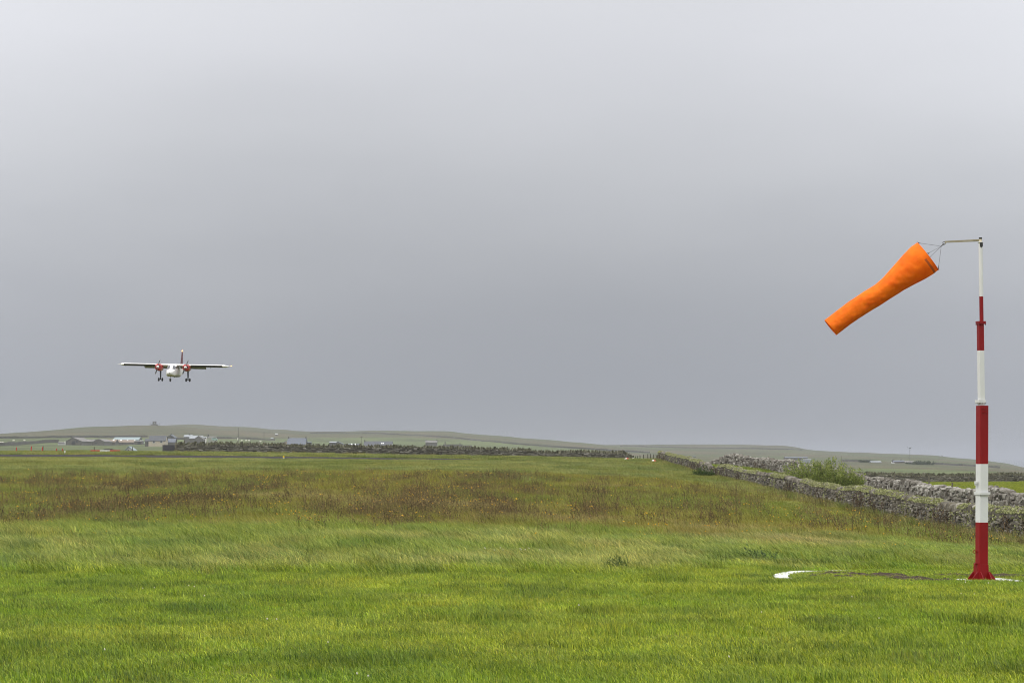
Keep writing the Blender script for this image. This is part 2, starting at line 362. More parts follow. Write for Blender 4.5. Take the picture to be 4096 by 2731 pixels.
def tintmat(name, scale, lo, hi, bump):
    m = bpy.data.materials.new(name); m.use_nodes = True; t = m.node_tree; b = t.nodes['Principled BSDF']
    b.inputs['Roughness'].default_value = .95; b.inputs['Specular IOR Level'].default_value = .15
    a = N(t, 'ShaderNodeAttribute', attribute_name='tint'); g = N(t, 'ShaderNodeNewGeometry')
    nz = N(t, 'ShaderNodeTexNoise'); nz.inputs['Scale'].default_value = scale; nz.inputs['Detail'].default_value = 6; nz.inputs['Roughness'].default_value = .65
    t.links.new(g.outputs['Position'], nz.inputs['Vector'])
    mr = N(t, 'ShaderNodeMapRange'); mr.inputs[1].default_value = .3; mr.inputs[2].default_value = .7; mr.inputs[3].default_value = lo; mr.inputs[4].default_value = hi
    t.links.new(nz.outputs[0], mr.inputs[0])
    sc = N(t, 'ShaderNodeVectorMath', operation='SCALE'); t.links.new(a.outputs['Color'], sc.inputs[0]); t.links.new(mr.outputs[0], sc.inputs[3])
    t.links.new(sc.outputs[0], b.inputs['Base Color'])
    bp = N(t, 'ShaderNodeBump'); bp.inputs['Strength'].default_value = .6; bp.inputs['Distance'].default_value = bump
    t.links.new(nz.outputs[0], bp.inputs['Height']); t.links.new(bp.outputs[0], b.inputs['Normal'])
    return m
AZ = np.concatenate([np.radians(np.arange(-180, -24, 8.0)), np.radians(np.linspace(-23, 23, 461)), np.radians(np.arange(26, 181, 8.0))])
SPLIT = 330.0
def polar(name, rs, tintf, m):
    A, R = np.meshgrid(AZ, rs); X = R * np.sin(A); Y = R * np.cos(A); Z = terrain(X, Y)
    V = np.stack([X, Y, Z], -1).reshape(-1, 3); nb = len(AZ); i, j = np.meshgrid(np.arange(len(rs) - 1), np.arange(nb - 1), indexing='ij')
    q = np.stack([i * nb + j, i * nb + j + 1, (i + 1) * nb + j + 1, (i + 1) * nb + j], -1).reshape(-1, 4)
    q = q[:, ::-1]
    me = fastmesh(name, V, q.ravel(), [4] * len(q), m, tintf(X.ravel(), Y.ravel()), True)
    o = bpy.data.objects.new(name, me); COL.objects.link(o); o['kind'] = 'structure'; return o
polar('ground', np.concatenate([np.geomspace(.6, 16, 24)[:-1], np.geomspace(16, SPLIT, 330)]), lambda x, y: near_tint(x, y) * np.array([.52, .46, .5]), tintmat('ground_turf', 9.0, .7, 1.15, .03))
polar('hills', np.geomspace(SPLIT, 5200, 240), hill_tint, tintmat('hill_turf', .16, .72, 1.22, .5))
mb = MB(); n = 96
mb.add([(0, 0, -17)] + [(26000 * math.sin(2 * PI * k / n), 26000 * math.cos(2 * PI * k / n), -17) for k in range(n)], [(0, 1 + (k + 1) % n, 1 + k) for k in range(n)])
sea_m = mat('sea_water', (.045, .065, .085), (.06, .08, .1), scale=.02, rough=.35, coords='World')
tag(mb.build('sea', sea_m), kind='structure')

# runway strip (a real sheet laid just above the turf)
def rw_lo(x): return 205.5 + (fbm(np.asarray(x) / 4.0, np.asarray(x) * 0 + .7, 91, 3) - .5) * 3 + np.interp(x, [-60, -30, -8, 2], [3.0, 0, 0, 5])
def rw_hi(x): return np.interp(x, [-110, -60, -48, -25, -8, 2], [224, 222, 221, 220.5, 216, 211.5])
xs = np.linspace(-100, 1.5, 260); P = []
for k in range(9):
    yy = rw_lo(xs) + (rw_hi(xs) - rw_lo(xs)) * k / 8
    P.append(np.stack([xs, yy, terrain(xs, yy) + .035], -1))
runway_m = mat('runway_tarmac', (.026, .024, .024), (.055, .05, .048), scale=1.6, rough=1, bump=.4, coords='World', spec=.04)
tag(MB().grid(np.array(P)).build('runway', runway_m, smooth=True), kind='structure')

# bare soil beside the mast: irregular low mound of dug earth inside the white ring
RING_R = 3.62; RINGC = (MAST.x + .05, MAST.y + .35)
def soil_w(x, y):
    w = -9.0
    for px, Y, rx, ry in ((3390, 37.5, .75, .75), (3640, 36.3, .62, .75), (3530, 37.2, .5, .6), (3815, 37.7, .35, .5), (4000, 37.6, .5, .5)):
        w = np.maximum(w, 1 - np.sqrt(((x - (px - 2048) / F * Y) / rx) ** 2 + ((y - Y) / ry) ** 2))
    return w + (fbm(x / .24, y / .30, 95, 4) - .5) * 2.3
gx = np.arange(MAST.x - 3.3, MAST.x + 2.2, .055); gy = np.arange(MAST.y - .5, MAST.y + 3.2, .055)
X, Y = np.meshgrid(gx, gy); Wt = soil_w(X, Y); Z = terrain(X, Y) + .012 + np.clip(Wt, 0, 1) * (.010 + .055 * fbm(X / .13, Y / .13, 97, 3))
nb = len(gx); i, j = np.meshgrid(np.arange(len(gy) - 1), np.arange(nb - 1), indexing='ij')
keep = (Wt[:-1, :-1] > .12)
q = np.stack([i * nb + j, i * nb + j + 1, (i + 1) * nb + j + 1, (i + 1) * nb + j], -1)[keep]
soil_m = mat('bare_soil', (.022, .017, .013), (.095, .072, .052), scale=11, rough=1, bump=.6, coords='World', spec=.03)
o = bpy.data.objects.new('bare_soil', fastmesh('bare_soil', np.stack([X, Y, Z], -1).reshape(-1, 3), q.ravel(), [4] * len(q), soil_m)); COL.objects.link(o); o['kind'] = 'structure'

# ------------------------------------------------------------------ grass (stuff)
def tuft(n, R, hmin, hmax, w, lean=(-.55, .0), spread=.35, curl=.5, seed=0):
    g = np.random.default_rng(seed)
    r = R * np.sqrt(g.random(n)); a = g.random(n) * 2 * PI
    bx = r * np.cos(a); by = r * np.sin(a); h = hmin + (hmax - hmin) * g.random(n) ** 1.3; ww = w * (.6 + .8 * g.random(n))
    fa = g.random(n) * PI; lx = lean[0] + g.normal(0, spread, n); ly = lean[1] + g.normal(0, spread, n)
    dx = np.cos(fa) * ww / 2; dy = np.sin(fa) * ww / 2
    V = np.zeros((n, 5, 3)); mx = bx + lx * h * .28; my = by + ly * h * .28
    V[:, 0] = np.stack([bx - dx, by - dy, np.full(n, -.03)], -1); V[:, 1] = np.stack([bx + dx, by + dy, np.full(n, -.03)], -1)
    V[:, 2] = np.stack([mx + dx * .8, my + dy * .8, h * .58], -1); V[:, 3] = np.stack([mx - dx * .8, my - dy * .8, h * .58], -1)
    V[:, 4] = np.stack([bx + lx * h * (.28 + curl), by + ly * h * (.28 + curl), h * (1 - .22 * np.hypot(lx, ly))], -1)
    b = np.arange(n)[:, None] * 5
    fl = np.concatenate([b + [0, 1, 2, 3], b + [3, 2, 4]], 1)
    return V.reshape(-1, 3), fl.ravel(), [4, 3] * n
def variants(name, k, m, fn):
    c = bpy.data.collections.new(name)
    for i in range(k):
        V, fl, ct = fn(i); o = bpy.data.objects.new(f'{name}_tuft_{"abcdefgh"[i]}', fastmesh(name, V, fl, ct, m)); c.objects.link(o)
    return c
def scatter(name, P, rz, sc, tint, coll, k, label_kind='stuff'):
    n = len(P); me = bpy.data.meshes.new(name); me.vertices.add(n); me.vertices.foreach_set('co', np.asarray(P, np.float32).ravel())
    def att(nm, tp, key, arr): a = me.attributes.new(nm, tp, 'POINT'); a.data.foreach_set(key, np.asarray(arr, np.float32).ravel())
    R = np.zeros((n, 3)); R[:, 2] = rz
    att('rot', 'FLOAT_VECTOR', 'vector', R); att('scl', 'FLOAT_VECTOR', 'vector', sc)
    att('tint', 'FLOAT_COLOR', 'color', np.c_[tint, np.ones(n)])
    a = me.attributes.new('pick', 'INT', 'POINT'); a.data.foreach_set('value', RNG.integers(0, k, n).astype(np.int32))
    me.update(); o = bpy.data.objects.new(name, me); COL.objects.link(o); o['kind'] = label_kind
    g = bpy.data.node_groups.new(name, 'GeometryNodeTree')
    g.interface.new_socket('Geometry', in_out='INPUT', socket_type='NodeSocketGeometry'); g.interface.new_socket('Geometry', in_out='OUTPUT', socket_type='NodeSocketGeometry')
    gi = N(g, 'NodeGroupInput'); go = N(g, 'NodeGroupOutput'); ip = N(g, 'GeometryNodeInstanceOnPoints'); ci = N(g, 'GeometryNodeCollectionInfo')
    ci.inputs['Collection'].default_value = coll; ci.inputs['Separate Children'].default_value = True; ci.inputs['Reset Children'].default_value = True
    def na(nm, tp): q = N(g, 'GeometryNodeInputNamedAttribute', data_type=tp); q.inputs['Name'].default_value = nm; return q.outputs[0]
    er = N(g, 'FunctionNodeEulerToRotation'); g.links.new(na('rot', 'FLOAT_VECTOR'), er.inputs[0])
    g.links.new(gi.outputs[0], ip.inputs['Points']); g.links.new(ci.outputs[0], ip.inputs['Instance']); ip.inputs['Pick Instance'].default_value = True
    g.links.new(na('pick', 'INT'), ip.inputs['Instance Index']); g.links.new(er.outputs[0], ip.inputs['Rotation']); g.links.new(na('scl', 'FLOAT_VECTOR'), ip.inputs['Scale'])
    g.links.new(ip.outputs[0], go.inputs[0]); md = o.modifiers.new('scatter', 'NODES'); md.node_group = g
    return o
def sample(y0, y1, dens, margin=3.0, slope=.285):
    """random points in the wedge in front of the camera, density(x, y) per square metre"""
    wmax = slope * y1 + margin
    x = (RNG.random(n) * 2 - 1) * wmax; n2 = int((y1 - y0) * 2 * wmax * MAXD)
    y = y0 + (y1 - y0) * RNG.random(n2); x = (RNG.random(n2) * 2 - 1) * wmax
    k = (np.abs(x) < slope * y + margin) & (RNG.random(n2) * MAXD < dens(x, y))
    return x[k], y[k]
def wall_x(y): return np.interp(y, [40, 71, 111, 180, 225, 240], [18.4, 18.15, 17.5, 17.0, 16.75, 16.7])
def rub_x(y): return np.interp(y, [60, 110, 145, 190, 204, 212, 218], [28.6, 28.4, 27.6, 27.0, 25.6, 23.6, 22.0])
def blocked(x, y):
    b = (np.abs(x - wall_x(y)) < .38) & (y < 228)
    b |= (np.abs(x - rub_x(y)) < .5) & (y < 219)
    b |= (x > -110) & (x < 1.0) & (y > rw_lo(x) + .3) & (y < rw_hi(x) - .25)
    return b
def thin(x, y):
    """grass cover left in and around the ring"""
    r = np.hypot(x - RINGC[0], y - RINGC[1]); s = soil_w(x, y)
    f = np.where((s > .05) & (r < 3.6), .44, 1.0)
    ang = np.degrees(np.arctan2(y - RINGC[1], x - RINGC[0]))
    keepring = (np.abs(r - RING_R) < .40) & (((ang > 104) & (ang < 180)) | (ang < -176) | ((ang > 20) & (fbm(x / .45, y / .45, 13, 2) > .54)))
    f = np.where(keepring, .22, f)
    f = np.where((np.abs(x - MAST.x - .14) < .50) & (np.abs(y - MAST.y - .02) < .50), .06, f)
    return f
BLADE = [(.32, .42, .26), (.66, .74, .6), (1.0, 1.0, 1.0), (1.4, 1.27, 1.1), (2.1, 1.75, 2.0)]
gm = leafmat('grass_blades', attr='tint', cols=BLADE, trans=.30)
gfar = leafmat('pasture_blades', attr='tint', cols=[(.55, .62, .5), (.85, .9, .82), (1, 1, 1), (1.15, 1.1, 1.05), (1.45, 1.32, 1.35)], trans=.30)
lean = (-.5, .05)
C_mown = variants('mown_grass', 5, gm, lambda i: tuft(190, .36, .045, .130, .0070, (-.45, 0), .45, .5, 100 + i))
C_tall = variants('tall_grass', 6, gm, lambda i: tuft(115, .40, .13, .37, .0095, (-.75, .05), .40, .75, 200 + i))
C_mead = variants('meadow_grass', 6, gfar, lambda i: tuft(150, .55, .10, .30, .012, (-.7, 0), .42, .65, 300 + i))
C_far = variants('pasture_grass', 5, gfar, lambda i: tuft(190, .95, .09, .28, .018, (-.7, 0), .42, .65, 400 + i))
def put(name, x, y, coll, k, smin, smax, hvar=None, tvar=.16, wind=.5):
    n = len(x); z = terrain(x, y); s = smin + (smax - smin) * RNG.random(n)
    hh = s * (hvar if hvar is not None else 1.0)
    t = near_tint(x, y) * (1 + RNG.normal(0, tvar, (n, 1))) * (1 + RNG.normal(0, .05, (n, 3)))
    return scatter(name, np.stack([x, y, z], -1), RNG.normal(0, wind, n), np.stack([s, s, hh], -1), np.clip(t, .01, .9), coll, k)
MAXD = 16.0
x, y = sample(15.5, 41.5, lambda x, y: 16.0 * thin(x, y) * (y < mown_edge(x) + .3))
r_ = np.hypot(x - RINGC[0], y - RINGC[1])
put('mown_grass', x, y, C_mown, 5, .75, 1.25, np.where((r_ < 4.3) & (y > 34.4), .36 + .28 * fbm(x / .5, y / .5, 22, 3), .46 + .50 * fbm(x / 1.6, y / 2.2, 15, 3) + .4 * smooth((fbm(x / .42, y / .55, 71, 3) - .63) / .06)))
MAXD = 9.0
x, y = sample(36, 58, lambda x, y: np.where((y > mown_edge(x) - .1) & ~blocked(x, y), 8.5 * np.where(np.hypot(x - RINGC[0], y - RINGC[1]) < 4.0, 0, 1), 0))
put('tall_grass', x, y, C_tall, 6, .7, 1.25, (1 - .42 * smooth((x + .5) / 4.5)) * (.62 + .38 * smooth((y - mown_edge(x)) / 1.8)) * (.45 + 1.0 * fbm(x / 1.7, y / 2.6, 16, 3)) + .25 * (y - mown_edge(x) < 2.5) * fbm(x / .6, y / .6, 18, 2), tvar=.2)
MAXD = 4.6
x, y = sample(54, 132, lambda x, y: np.where(~blocked(x, y), 4.4 - 1.6 * smooth((y - 80) / 40), 0))
put('meadow_grass', x, y, C_mead, 6, .75, 1.3, (.5 + .9 * fbm(x / 2.2, y / 3.6, 17, 3)) * np.where(x > rub_x(y), .4, 1.0) * (1 - .6 * smooth((x - 9) / 5)), tvar=.11)
MAXD = 1.9
x, y = sample(128, 262, lambda x, y: np.where(~blocked(x, y) & (y < np.where(x < 17, 254, 262)), 1.75 - .5 * smooth((y - 170) / 60), 0))
put('pasture_grass', x, y, C_far, 5, .75, 1.3, (.5 + 1.0 * fbm(x / 3, y / 6, 19, 3)) * np.where((x > rub_x(y)) & (y < 205), .35, 1.0) * np.where((x < 2) & (y > 182) & (y < 208), .48, 1.0), tvar=.09)

# dead brown stalks with dark seed heads, and yellow flowers among them (stuff)
def stalks(i, n, R, h0, h1, w, headw, headh, tw=3):
    g = np.random.default_rng(500 + i + n); V = []; fl = []; ct = []; o = 0
    for q in range(n):
        r = R * math.sqrt(g.random()); a = g.random() * 2 * PI; b = np.array([r * math.cos(a), r * math.sin(a), -.03]); h = h0 + (h1 - h0) * g.random()
        d = np.array([-.18 + g.normal(0, .2), g.normal(0, .2), 1.0]); tip = b + d * h
        fa = g.random() * PI; s = np.array([math.cos(fa), math.sin(fa), 0]) * w / 2
        V += [b - s, b + s, tip + s * .6, tip - s * .6]; fl += [o, o + 1, o + 2, o + 3]; ct += [4]; o += 4
        for e in range(tw):
            tt = .55 + .45 * (e + 1) / tw; c = b + d * h * tt + np.array([g.normal(0, .03), g.normal(0, .03), 0]); hw = headw * (.6 + .7 * g.random()); hh = headh * (.6 + .7 * g.random())
            V += [c + [-hw, 0, 0], c + [hw, 0, 0], c + [0, -hw, 0], c + [0, hw, 0], c + [0, 0, -hh], c + [0, 0, hh]]
            for f in ((0, 3, 5), (3, 1, 5), (1, 2, 5), (2, 0, 5), (3, 0, 4), (1, 3, 4), (2, 1, 4), (0, 2, 4)): fl += [o + k for k in f]; ct += [3]
            o += 6
    return np.array(V), fl, ct
weed_m = leafmat('dry_stalks', attr='tint', cols=[(.5, .45, .4), (.8, .7, .6), (1, 1, 1), (1.5, 1.35, 1.1), (2.6, 2.2, 1.7)], trans=.12, rough=.8)
C_weed = variants('dry_weeds', 5, weed_m, lambda i: stalks(i, 15, .42, .22, .52, .010, .011, .020))
MAXD = 5.2
x, y = sample(50, 138, lambda x, y: np.where(~blocked(x, y) & (x < wall_x(y)), 1.75 * np.clip(weed(x, y), 0, 1) + .32 * smooth((y - 53) / 8) * (1 - smooth((y - 105) / 30)), 0))
n = len(x); base = lerp3((.070, .056, .024), (.165, .128, .060), RNG.random(n))
s = .75 + .55 * RNG.random(n)
scatter('dry_weeds', np.stack([x, y, terrain(x, y)], -1), RNG.normal(0, .6, n), np.stack([s, s, s], -1), base, C_weed, 5)
# yellow hawkbit flowers
def flower(i, n, R, h0, h1, rad, dome):
    g = np.random.default_rng(900 + i + n); V = []; fl = []; ct = []; o = 0
    for q in range(n):
        r = R * math.sqrt(g.random()); a = g.random() * 2 * PI; c = np.array([r * math.cos(a), r * math.sin(a), h0 + (h1 - h0) * g.random()]); rr = rad * (.7 + .6 * g.random()); K = 8
        tl = g.normal(0, .35, 2)
        def rim(rad_, zz): return [c + np.array([rad_ * math.cos(2 * PI * k / K), rad_ * math.sin(2 * PI * k / K), zz + (tl[0] * math.cos(2 * PI * k / K) + tl[1] * math.sin(2 * PI * k / K)) * rad_]) for k in range(K)]
        V += rim(rr, 0) + rim(rr * .6, dome) + [c + [0, 0, dome * 1.2], c + [0, 0, -rr * .7]]
        for k in range(K):
            k2_ = (k + 1) % K; fl += [o + k, o + k2_, o + K + k2_, o + K + k]; ct += [4]; fl += [o + K + k, o + K + k2_, o + 2 * K]; ct += [3]; fl += [o + k2_, o + k, o + 2 * K + 1]; ct += [3]
        o += 2 * K + 2
    return np.array(V), fl, ct
yel_m = leafmat('yellow_petals', attr='tint', cols=[(.8, .75, 1), (1, 1, 1), (1.1, 1.05, 1)], trans=.2)
C_yel = variants('yellow_flowers', 4, yel_m, lambda i: flower(i, 1 + i, .4, .30, .46, .017, .012))
MAXD = 1.2
x, y = sample(38, 125, lambda x, y: np.where(~blocked(x, y) & (x < wall_x(y) - .5) & (y > mown_edge(x) + .5), .03 + .75 * weed(x, y) * (.3 + fbm(x / 4, y / 4, 45, 2)) + .22 * smooth((y - 47) / 6) * smooth((95 - y) / 20) * smooth((fbm(x / 5, y / 5, 47, 3) - .42) / .1) + .25 * np.exp(-((x - 14.2) / 1.8) ** 2 - ((y - 62) / 9) ** 2), 0))
n = len(x); s = .85 + .6 * RNG.random(n) + np.clip((y - 60) / 90, 0, .6)
scatter('yellow_flowers', np.stack([x, y, terrain(x, y)], -1), RNG.random(n) * 6, np.stack([s, s, .6 + .5 * RNG.random(n)], -1), lerp3((.72, .46, .012), (.62, .33, .012), RNG.random(n)), C_yel, 4)
C_clo = variants('white_clover', 3, yel_m, lambda i: flower(i + 9, 1 + i // 2, .16, .06, .1, .010, .014))
x = RNG.random(26) * 24 - 12; y = 17 + RNG.random(26) * 20
xc = [at(p, 2262, 41.5).x + RNG.normal(0, .1) for p in (1950, 1970, 2000, 2005, 2010, 2100, 2110, 2155)]; x = np.r_[x, xc]; y = np.r_[y, 41 + RNG.random(8)]
k = np.abs(x) < .27 * y; x = x[k]; y = y[k]; n = len(x)
zz = terrain(x, y) + np.where(y > 39, .2, 0)
scatter('white_clover', np.stack([x, y, zz], -1), RNG.random(n) * 6, np.ones((n, 3)), np.tile((.62, .60, .5), (n, 1)), C_clo, 3)
# ------------------------------------------------------------------ dry stone walls
class Path:
    def __init__(s, pts):
        P = np.array([(p[0], p[1]) for p in pts], float); d = np.r_[0, np.cumsum(np.hypot(*np.diff(P, axis=0).T))]
        s.L = d[-1]; s.d = d; s.P = P
    def at(s, q):
        x = np.interp(q, s.d, s.P[:, 0]); y = np.interp(q, s.d, s.P[:, 1]); e = .4
        tx = np.interp(q + e, s.d, s.P[:, 0]) - np.interp(q - e, s.d, s.P[:, 0]); ty = np.interp(q + e, s.d, s.P[:, 1]) - np.interp(q - e, s.d, s.P[:, 1])
        l = math.hypot(tx, ty) or 1; return x, y, tx / l, ty / l
def frame(tx, ty, flip):
    n = (ty, -tx) if not flip else (-ty, tx)           # outward normal of the face that is seen
    return np.array([[tx, n[0], 0], [ty, n[1], 0], [0, 0, 1.0]])
UNIT = np.array([[x, y, z] for z in (-1, 1) for y in (-1, 1) for x in (-1, 1)], float)
def stone(mb, c, d, R, jit, lean=0.0, tilt=0.0, mi=0):
    v = UNIT * np.array(d) / 2
    v = v + (RNG.random((8, 3)) - .5) * 2 * jit * np.array(d)
    if lean:
        v[:, 0] += v[:, 2] * lean
    if tilt: v = v @ rotax((0, 1, 0), tilt).T
    v = v @ R.T + np.array(c)
    mb.add(v, [(0, 2, 3, 1), (4, 5, 7, 6), (0, 1, 5, 4), (2, 6, 7, 3), (0, 4, 6, 2), (1, 3, 7, 5)], mi)
bm_ico = None
def ico():
    t = (1 + 5 ** .5) / 2; v = [(-1, t, 0), (1, t, 0), (-1, -t, 0), (1, -t, 0), (0, -1, t), (0, 1, t), (0, -1, -t), (0, 1, -t), (t, 0, -1), (t, 0, 1), (-t, 0, -1), (-t, 0, 1)]
    f = [(0, 11, 5), (0, 5, 1), (0, 1, 7), (0, 7, 10), (0, 10, 11), (1, 5, 9), (5, 11, 4), (11, 10, 2), (10, 7, 6), (7, 1, 8), (3, 9, 4), (3, 4, 2), (3, 2, 6), (3, 6, 8), (3, 8, 9), (4, 9, 5), (2, 4, 11), (6, 2, 10), (8, 6, 7), (9, 8, 1)]
    v = [np.array(q) / np.linalg.norm(q) for q in v]; mid = {}; nf = []
    def m(a, b):
        k = (min(a, b), max(a, b))
        if k not in mid: q = v[a] + v[b]; v.append(q / np.linalg.norm(q)); mid[k] = len(v) - 1
        return mid[k]
    for a, b, c in f: ab, bc, ca = m(a, b), m(b, c), m(c, a); nf += [(a, ab, ca), (b, bc, ab), (c, ca, bc), (ab, bc, ca)]
    return np.array(v), nf, f
ICO_V, ICO_F, ICO_F0 = ico(); ICO0_V = ICO_V[:12]
def boulder(mb, c, d, R, jit=.16, power=.62, mi=0, low=False):
    v = ICO0_V if low else ICO_V
    v = np.sign(v) * np.abs(v) ** power * (1 + (RNG.random(v.shape) - .5) * 2 * jit)
    q = rotz((RNG.random() - .5) * .6) @ rotax((0, 1, 0), (RNG.random() - .5) * .5)
    v = (v * np.array(d) / 2) @ q.T @ R.T + np.array(c)
    mb.add(v, ICO_F0 if low else ICO_F, mi)
def core(mb, path, half, hfun, mi, drop=.3, step=.8):
    qs = np.arange(0, path.L + step, step); rows = []
    for q in qs:
        q = min(q, path.L); x, y, tx, ty = path.at(q); z = gz(x, y); h = max(.1, hfun(q)); nx, ny = ty, -tx
        rows.append([(x + nx * a * half * k, y + ny * a * half * k, zz) for a, k, zz in ((1, 1, z - drop), (1, .8, z + h), (-1, .8, z + h), (-1, 1, z - drop))])
    mb.grid(np.array(rows), True, mi)
    for r in (rows[0], rows[-1]): mb.add(r, [(0, 1, 2, 3)], mi)
flag_m = mat('flagstone', (.07, .066, .05), (.16, .15, .12), scale=5, rough=.9, bump=.5, coords='World', island=[(.026, .024, .018), (.060, .055, .040), (.095, .09, .07), (.17, .165, .135), (.05, .045, .03), (.29, .28, .245)])
gap_m = mat('wall_gaps', (.018, .016, .013), (.03, .027, .02), scale=8, rough=1, coords='World')
cope_m = mat('cope_slabs', (.085, .084, .045), (.13, .125, .09), scale=4, rough=.9, bump=.5, coords='World', island=[(.035, .034, .020), (.08, .079, .042), (.125, .122, .078), (.06, .057, .034), (.20, .195, .14)])
def flag_wall(name, label, pts, hfun, flip, copeh=(.20, .42), seed=1, slope=0.0):
    path = Path(pts); x0, y0, *_ = path.at(0); root = empty(name, (0, 0, 0), label, 'wall')
    half = .30
    b = MB(); core(b, path, half - .10, lambda q: hfun(q) - .04, 1)
    q = 0.0; hmax = max(hfun(t) for t in np.linspace(0, path.L, 60))
    zc = 0.0
    while zc < hmax:
        ch = .055 + .075 * RNG.random(); q = -RNG.random() * .3
        while q < path.L:
            L = .18 + .5 * RNG.random() ** 1.5; h = ch * (.75 + .5 * RNG.random()); qq = min(max(q + L / 2, 0), path.L); x, y, tx, ty = path.at(qq)
            wob = .06 * (fbm(qq / 3.0, zc / .5, 201 + seed, 2) - .5)
            if zc + ch / 2 < hfun(qq) and RNG.random() > .03:
                R = frame(tx, ty, flip); out = half - .10 - .1 * zc / hmax + .06 * RNG.random() ** 2
                c = np.array([x, y, gz(x, y) + zc + ch / 2 + wob]) + R @ np.array([0, out, 0])
                stone(b, c, (L * .95, .26, h * .9), R, .10, tilt=RNG.normal(0, .03))
            q += L
        zc += ch
    b.build('masonry', [flag_m, gap_m], root)
    c_ = MB(); q = 0
    while q < path.L:
        x, y, tx, ty = path.at(q); R = frame(tx, ty, flip); n = fbm(q / 2.2, 0.5, 207 + seed, 3)
        h = copeh[0] + (copeh[1] - copeh[0]) * (RNG.random() * .6 + .4 * n); th = .06 + .10 * RNG.random(); lean = RNG.normal(.45 * math.sin(q / 2.3 + seed), .30); dep = .34 + .2 * RNG.random()
        v = UNIT * np.array((th, dep, h)) / 2; v[4:, 1] *= .45 + .5 * RNG.random(); v[4:, 0] *= .3 + .6 * RNG.random(); v[4::2, 2] -= h * .45 * RNG.random(); v += (RNG.random((8, 3)) - .5) * .08
        v = v @ rotax((0, 1, 0), lean).T @ rotz(RNG.normal(0, .3)).T @ R.T + np.array([x, y, gz(x, y) + hfun(q) - .05 + h / 2 * math.cos(lean)])
        c_.add(v, [(0, 2, 3, 1), (4, 5, 7, 6), (0, 1, 5, 4), (2, 6, 7, 3), (0, 4, 6, 2), (1, 3, 7, 5)])
        q += th * (.45 + .6 * RNG.random())
    c_.build('coping', cope_m, root)
    return root
# wall across the far edge of the field
xa = at(703, 1800, 251).x; xb = at(2205, 1830, 251).x; xc2 = at(2530, 1830, 251).x
def hleft(q):
    return .98 + .06 * math.sin(q / 4) - .25 * smooth((q - 44.0) / 3.0) + .10 * smooth((q - 48.5) / 2) - .5 * smooth((q - 56.3) / 1.2)
flag_wall('stone_wall', 'long dark flagstone wall with upright coping slabs beyond the runway', [(xa, 251), (-20, 250.6), (0, 251.2), (xb, 251), (xc2, 249.5)], hleft, False, (.20, .62), 1)
pR = [at(3385, 1885, 275), at(3600, 1915, 272), at(3900, 1930, 266), at(4330, 1940, 262)]
flag_wall('stone_wall', 'distant dark flagstone wall behind the bright green field on the right', pR, lambda q: .92 + .05 * math.sin(q / 3), False, (.26, .62), 2)

# wall running towards us, thick with pale lichen
moss_stone = mat('weathered_stone', (.07, .064, .052), (.14, .13, .108), scale=4, rough=.92, bump=.5, coords='World', island=[(.030, .026, .020), (.080, .070, .053), (.125, .112, .088), (.18, .165, .135), (.10, .085, .055), (.32, .30, .26)])
lich_m = mat('pale_lichen', (.33, .345, .165), (.23, .25, .095), scale=5, rough=1, bump=.8, coords='World', island=[(.20, .215, .075), (.32, .335, .15), (.42, .425, .22), (.26, .275, .11)])
lw = empty('stone_wall', (0, 0, 0), 'lichen covered dry stone wall running away beside the meadow', 'wall')
ys = np.arange(58, 229, 3.0); mpath = Path([(float(wall_x(y)), float(y)) for y in ys])
def hm(q):
    y = 58 + q
    return .80 + .10 * math.exp(-((q - 10) / 45) ** 2) + .05 * math.sin(q / 5) - .42 * math.exp(-((y - 168) / 3.6) ** 2) + .03 * math.sin(q / 1.3)
b = MB(); core(b, mpath, .21, lambda q: hm(q) - .05, 1)
zc = 0.0
while zc < 1.0:
    ch = .07 + .08 * RNG.random(); q = 0.0
    while q < mpath.L:
        L = (.12 + .26 * RNG.random()); h = ch * (.7 + .7 * RNG.random()); x, y, tx, ty = mpath.at(min(q, mpath.L))
        if zc + ch * .5 < hm(q):
            R = frame(tx, ty, True); out = .22 - .09 * zc + .11 * RNG.random()
            c = np.array([x, y, gz(x, y) + zc + ch / 2 + .05 * (fbm(q / 1.5, zc / .3, 221, 2) - .5)]) + R @ np.array([0, out - .06, 0])
            if RNG.random() < .5: boulder(b, c, (L * .95, .26, h * 1.0), R, .14, low=y > 120)
            else: stone(b, c, (L * .9, .24, h * .86), R, .13, tilt=RNG.normal(0, .08))
        q += L
    zc += ch
b.build('masonry', [moss_stone, gap_m], lw)
b = MB(); li = MB(); q = 0.0
def spray(mb, c, r, n):
    """shaggy tuft of lichen: many short blades standing out from a small knob"""
    d = RNG.normal(size=(n, 3)); d[:, 2] = np.abs(d[:, 2]) * .9 + .05; d /= np.linalg.norm(d, axis=1)[:, None]
    a = np.cross(d, RNG.normal(size=(n, 3))); a /= np.linalg.norm(a, axis=1)[:, None] + 1e-6
    l = r * (.6 + .6 * RNG.random((n, 1)))
    p0 = c + d * r * .15 - a * r * .34; p1 = c + d * r * .15 + a * r * .34; p2 = c + d * l + a * r * .18; p3 = c + d * l - a * r * .18
    V = np.stack([p0, p1, p2, p3], 1).reshape(-1, 3); mb.add(V, [(4 * k, 4 * k + 1, 4 * k + 2, 4 * k + 3) for k in range(n)])
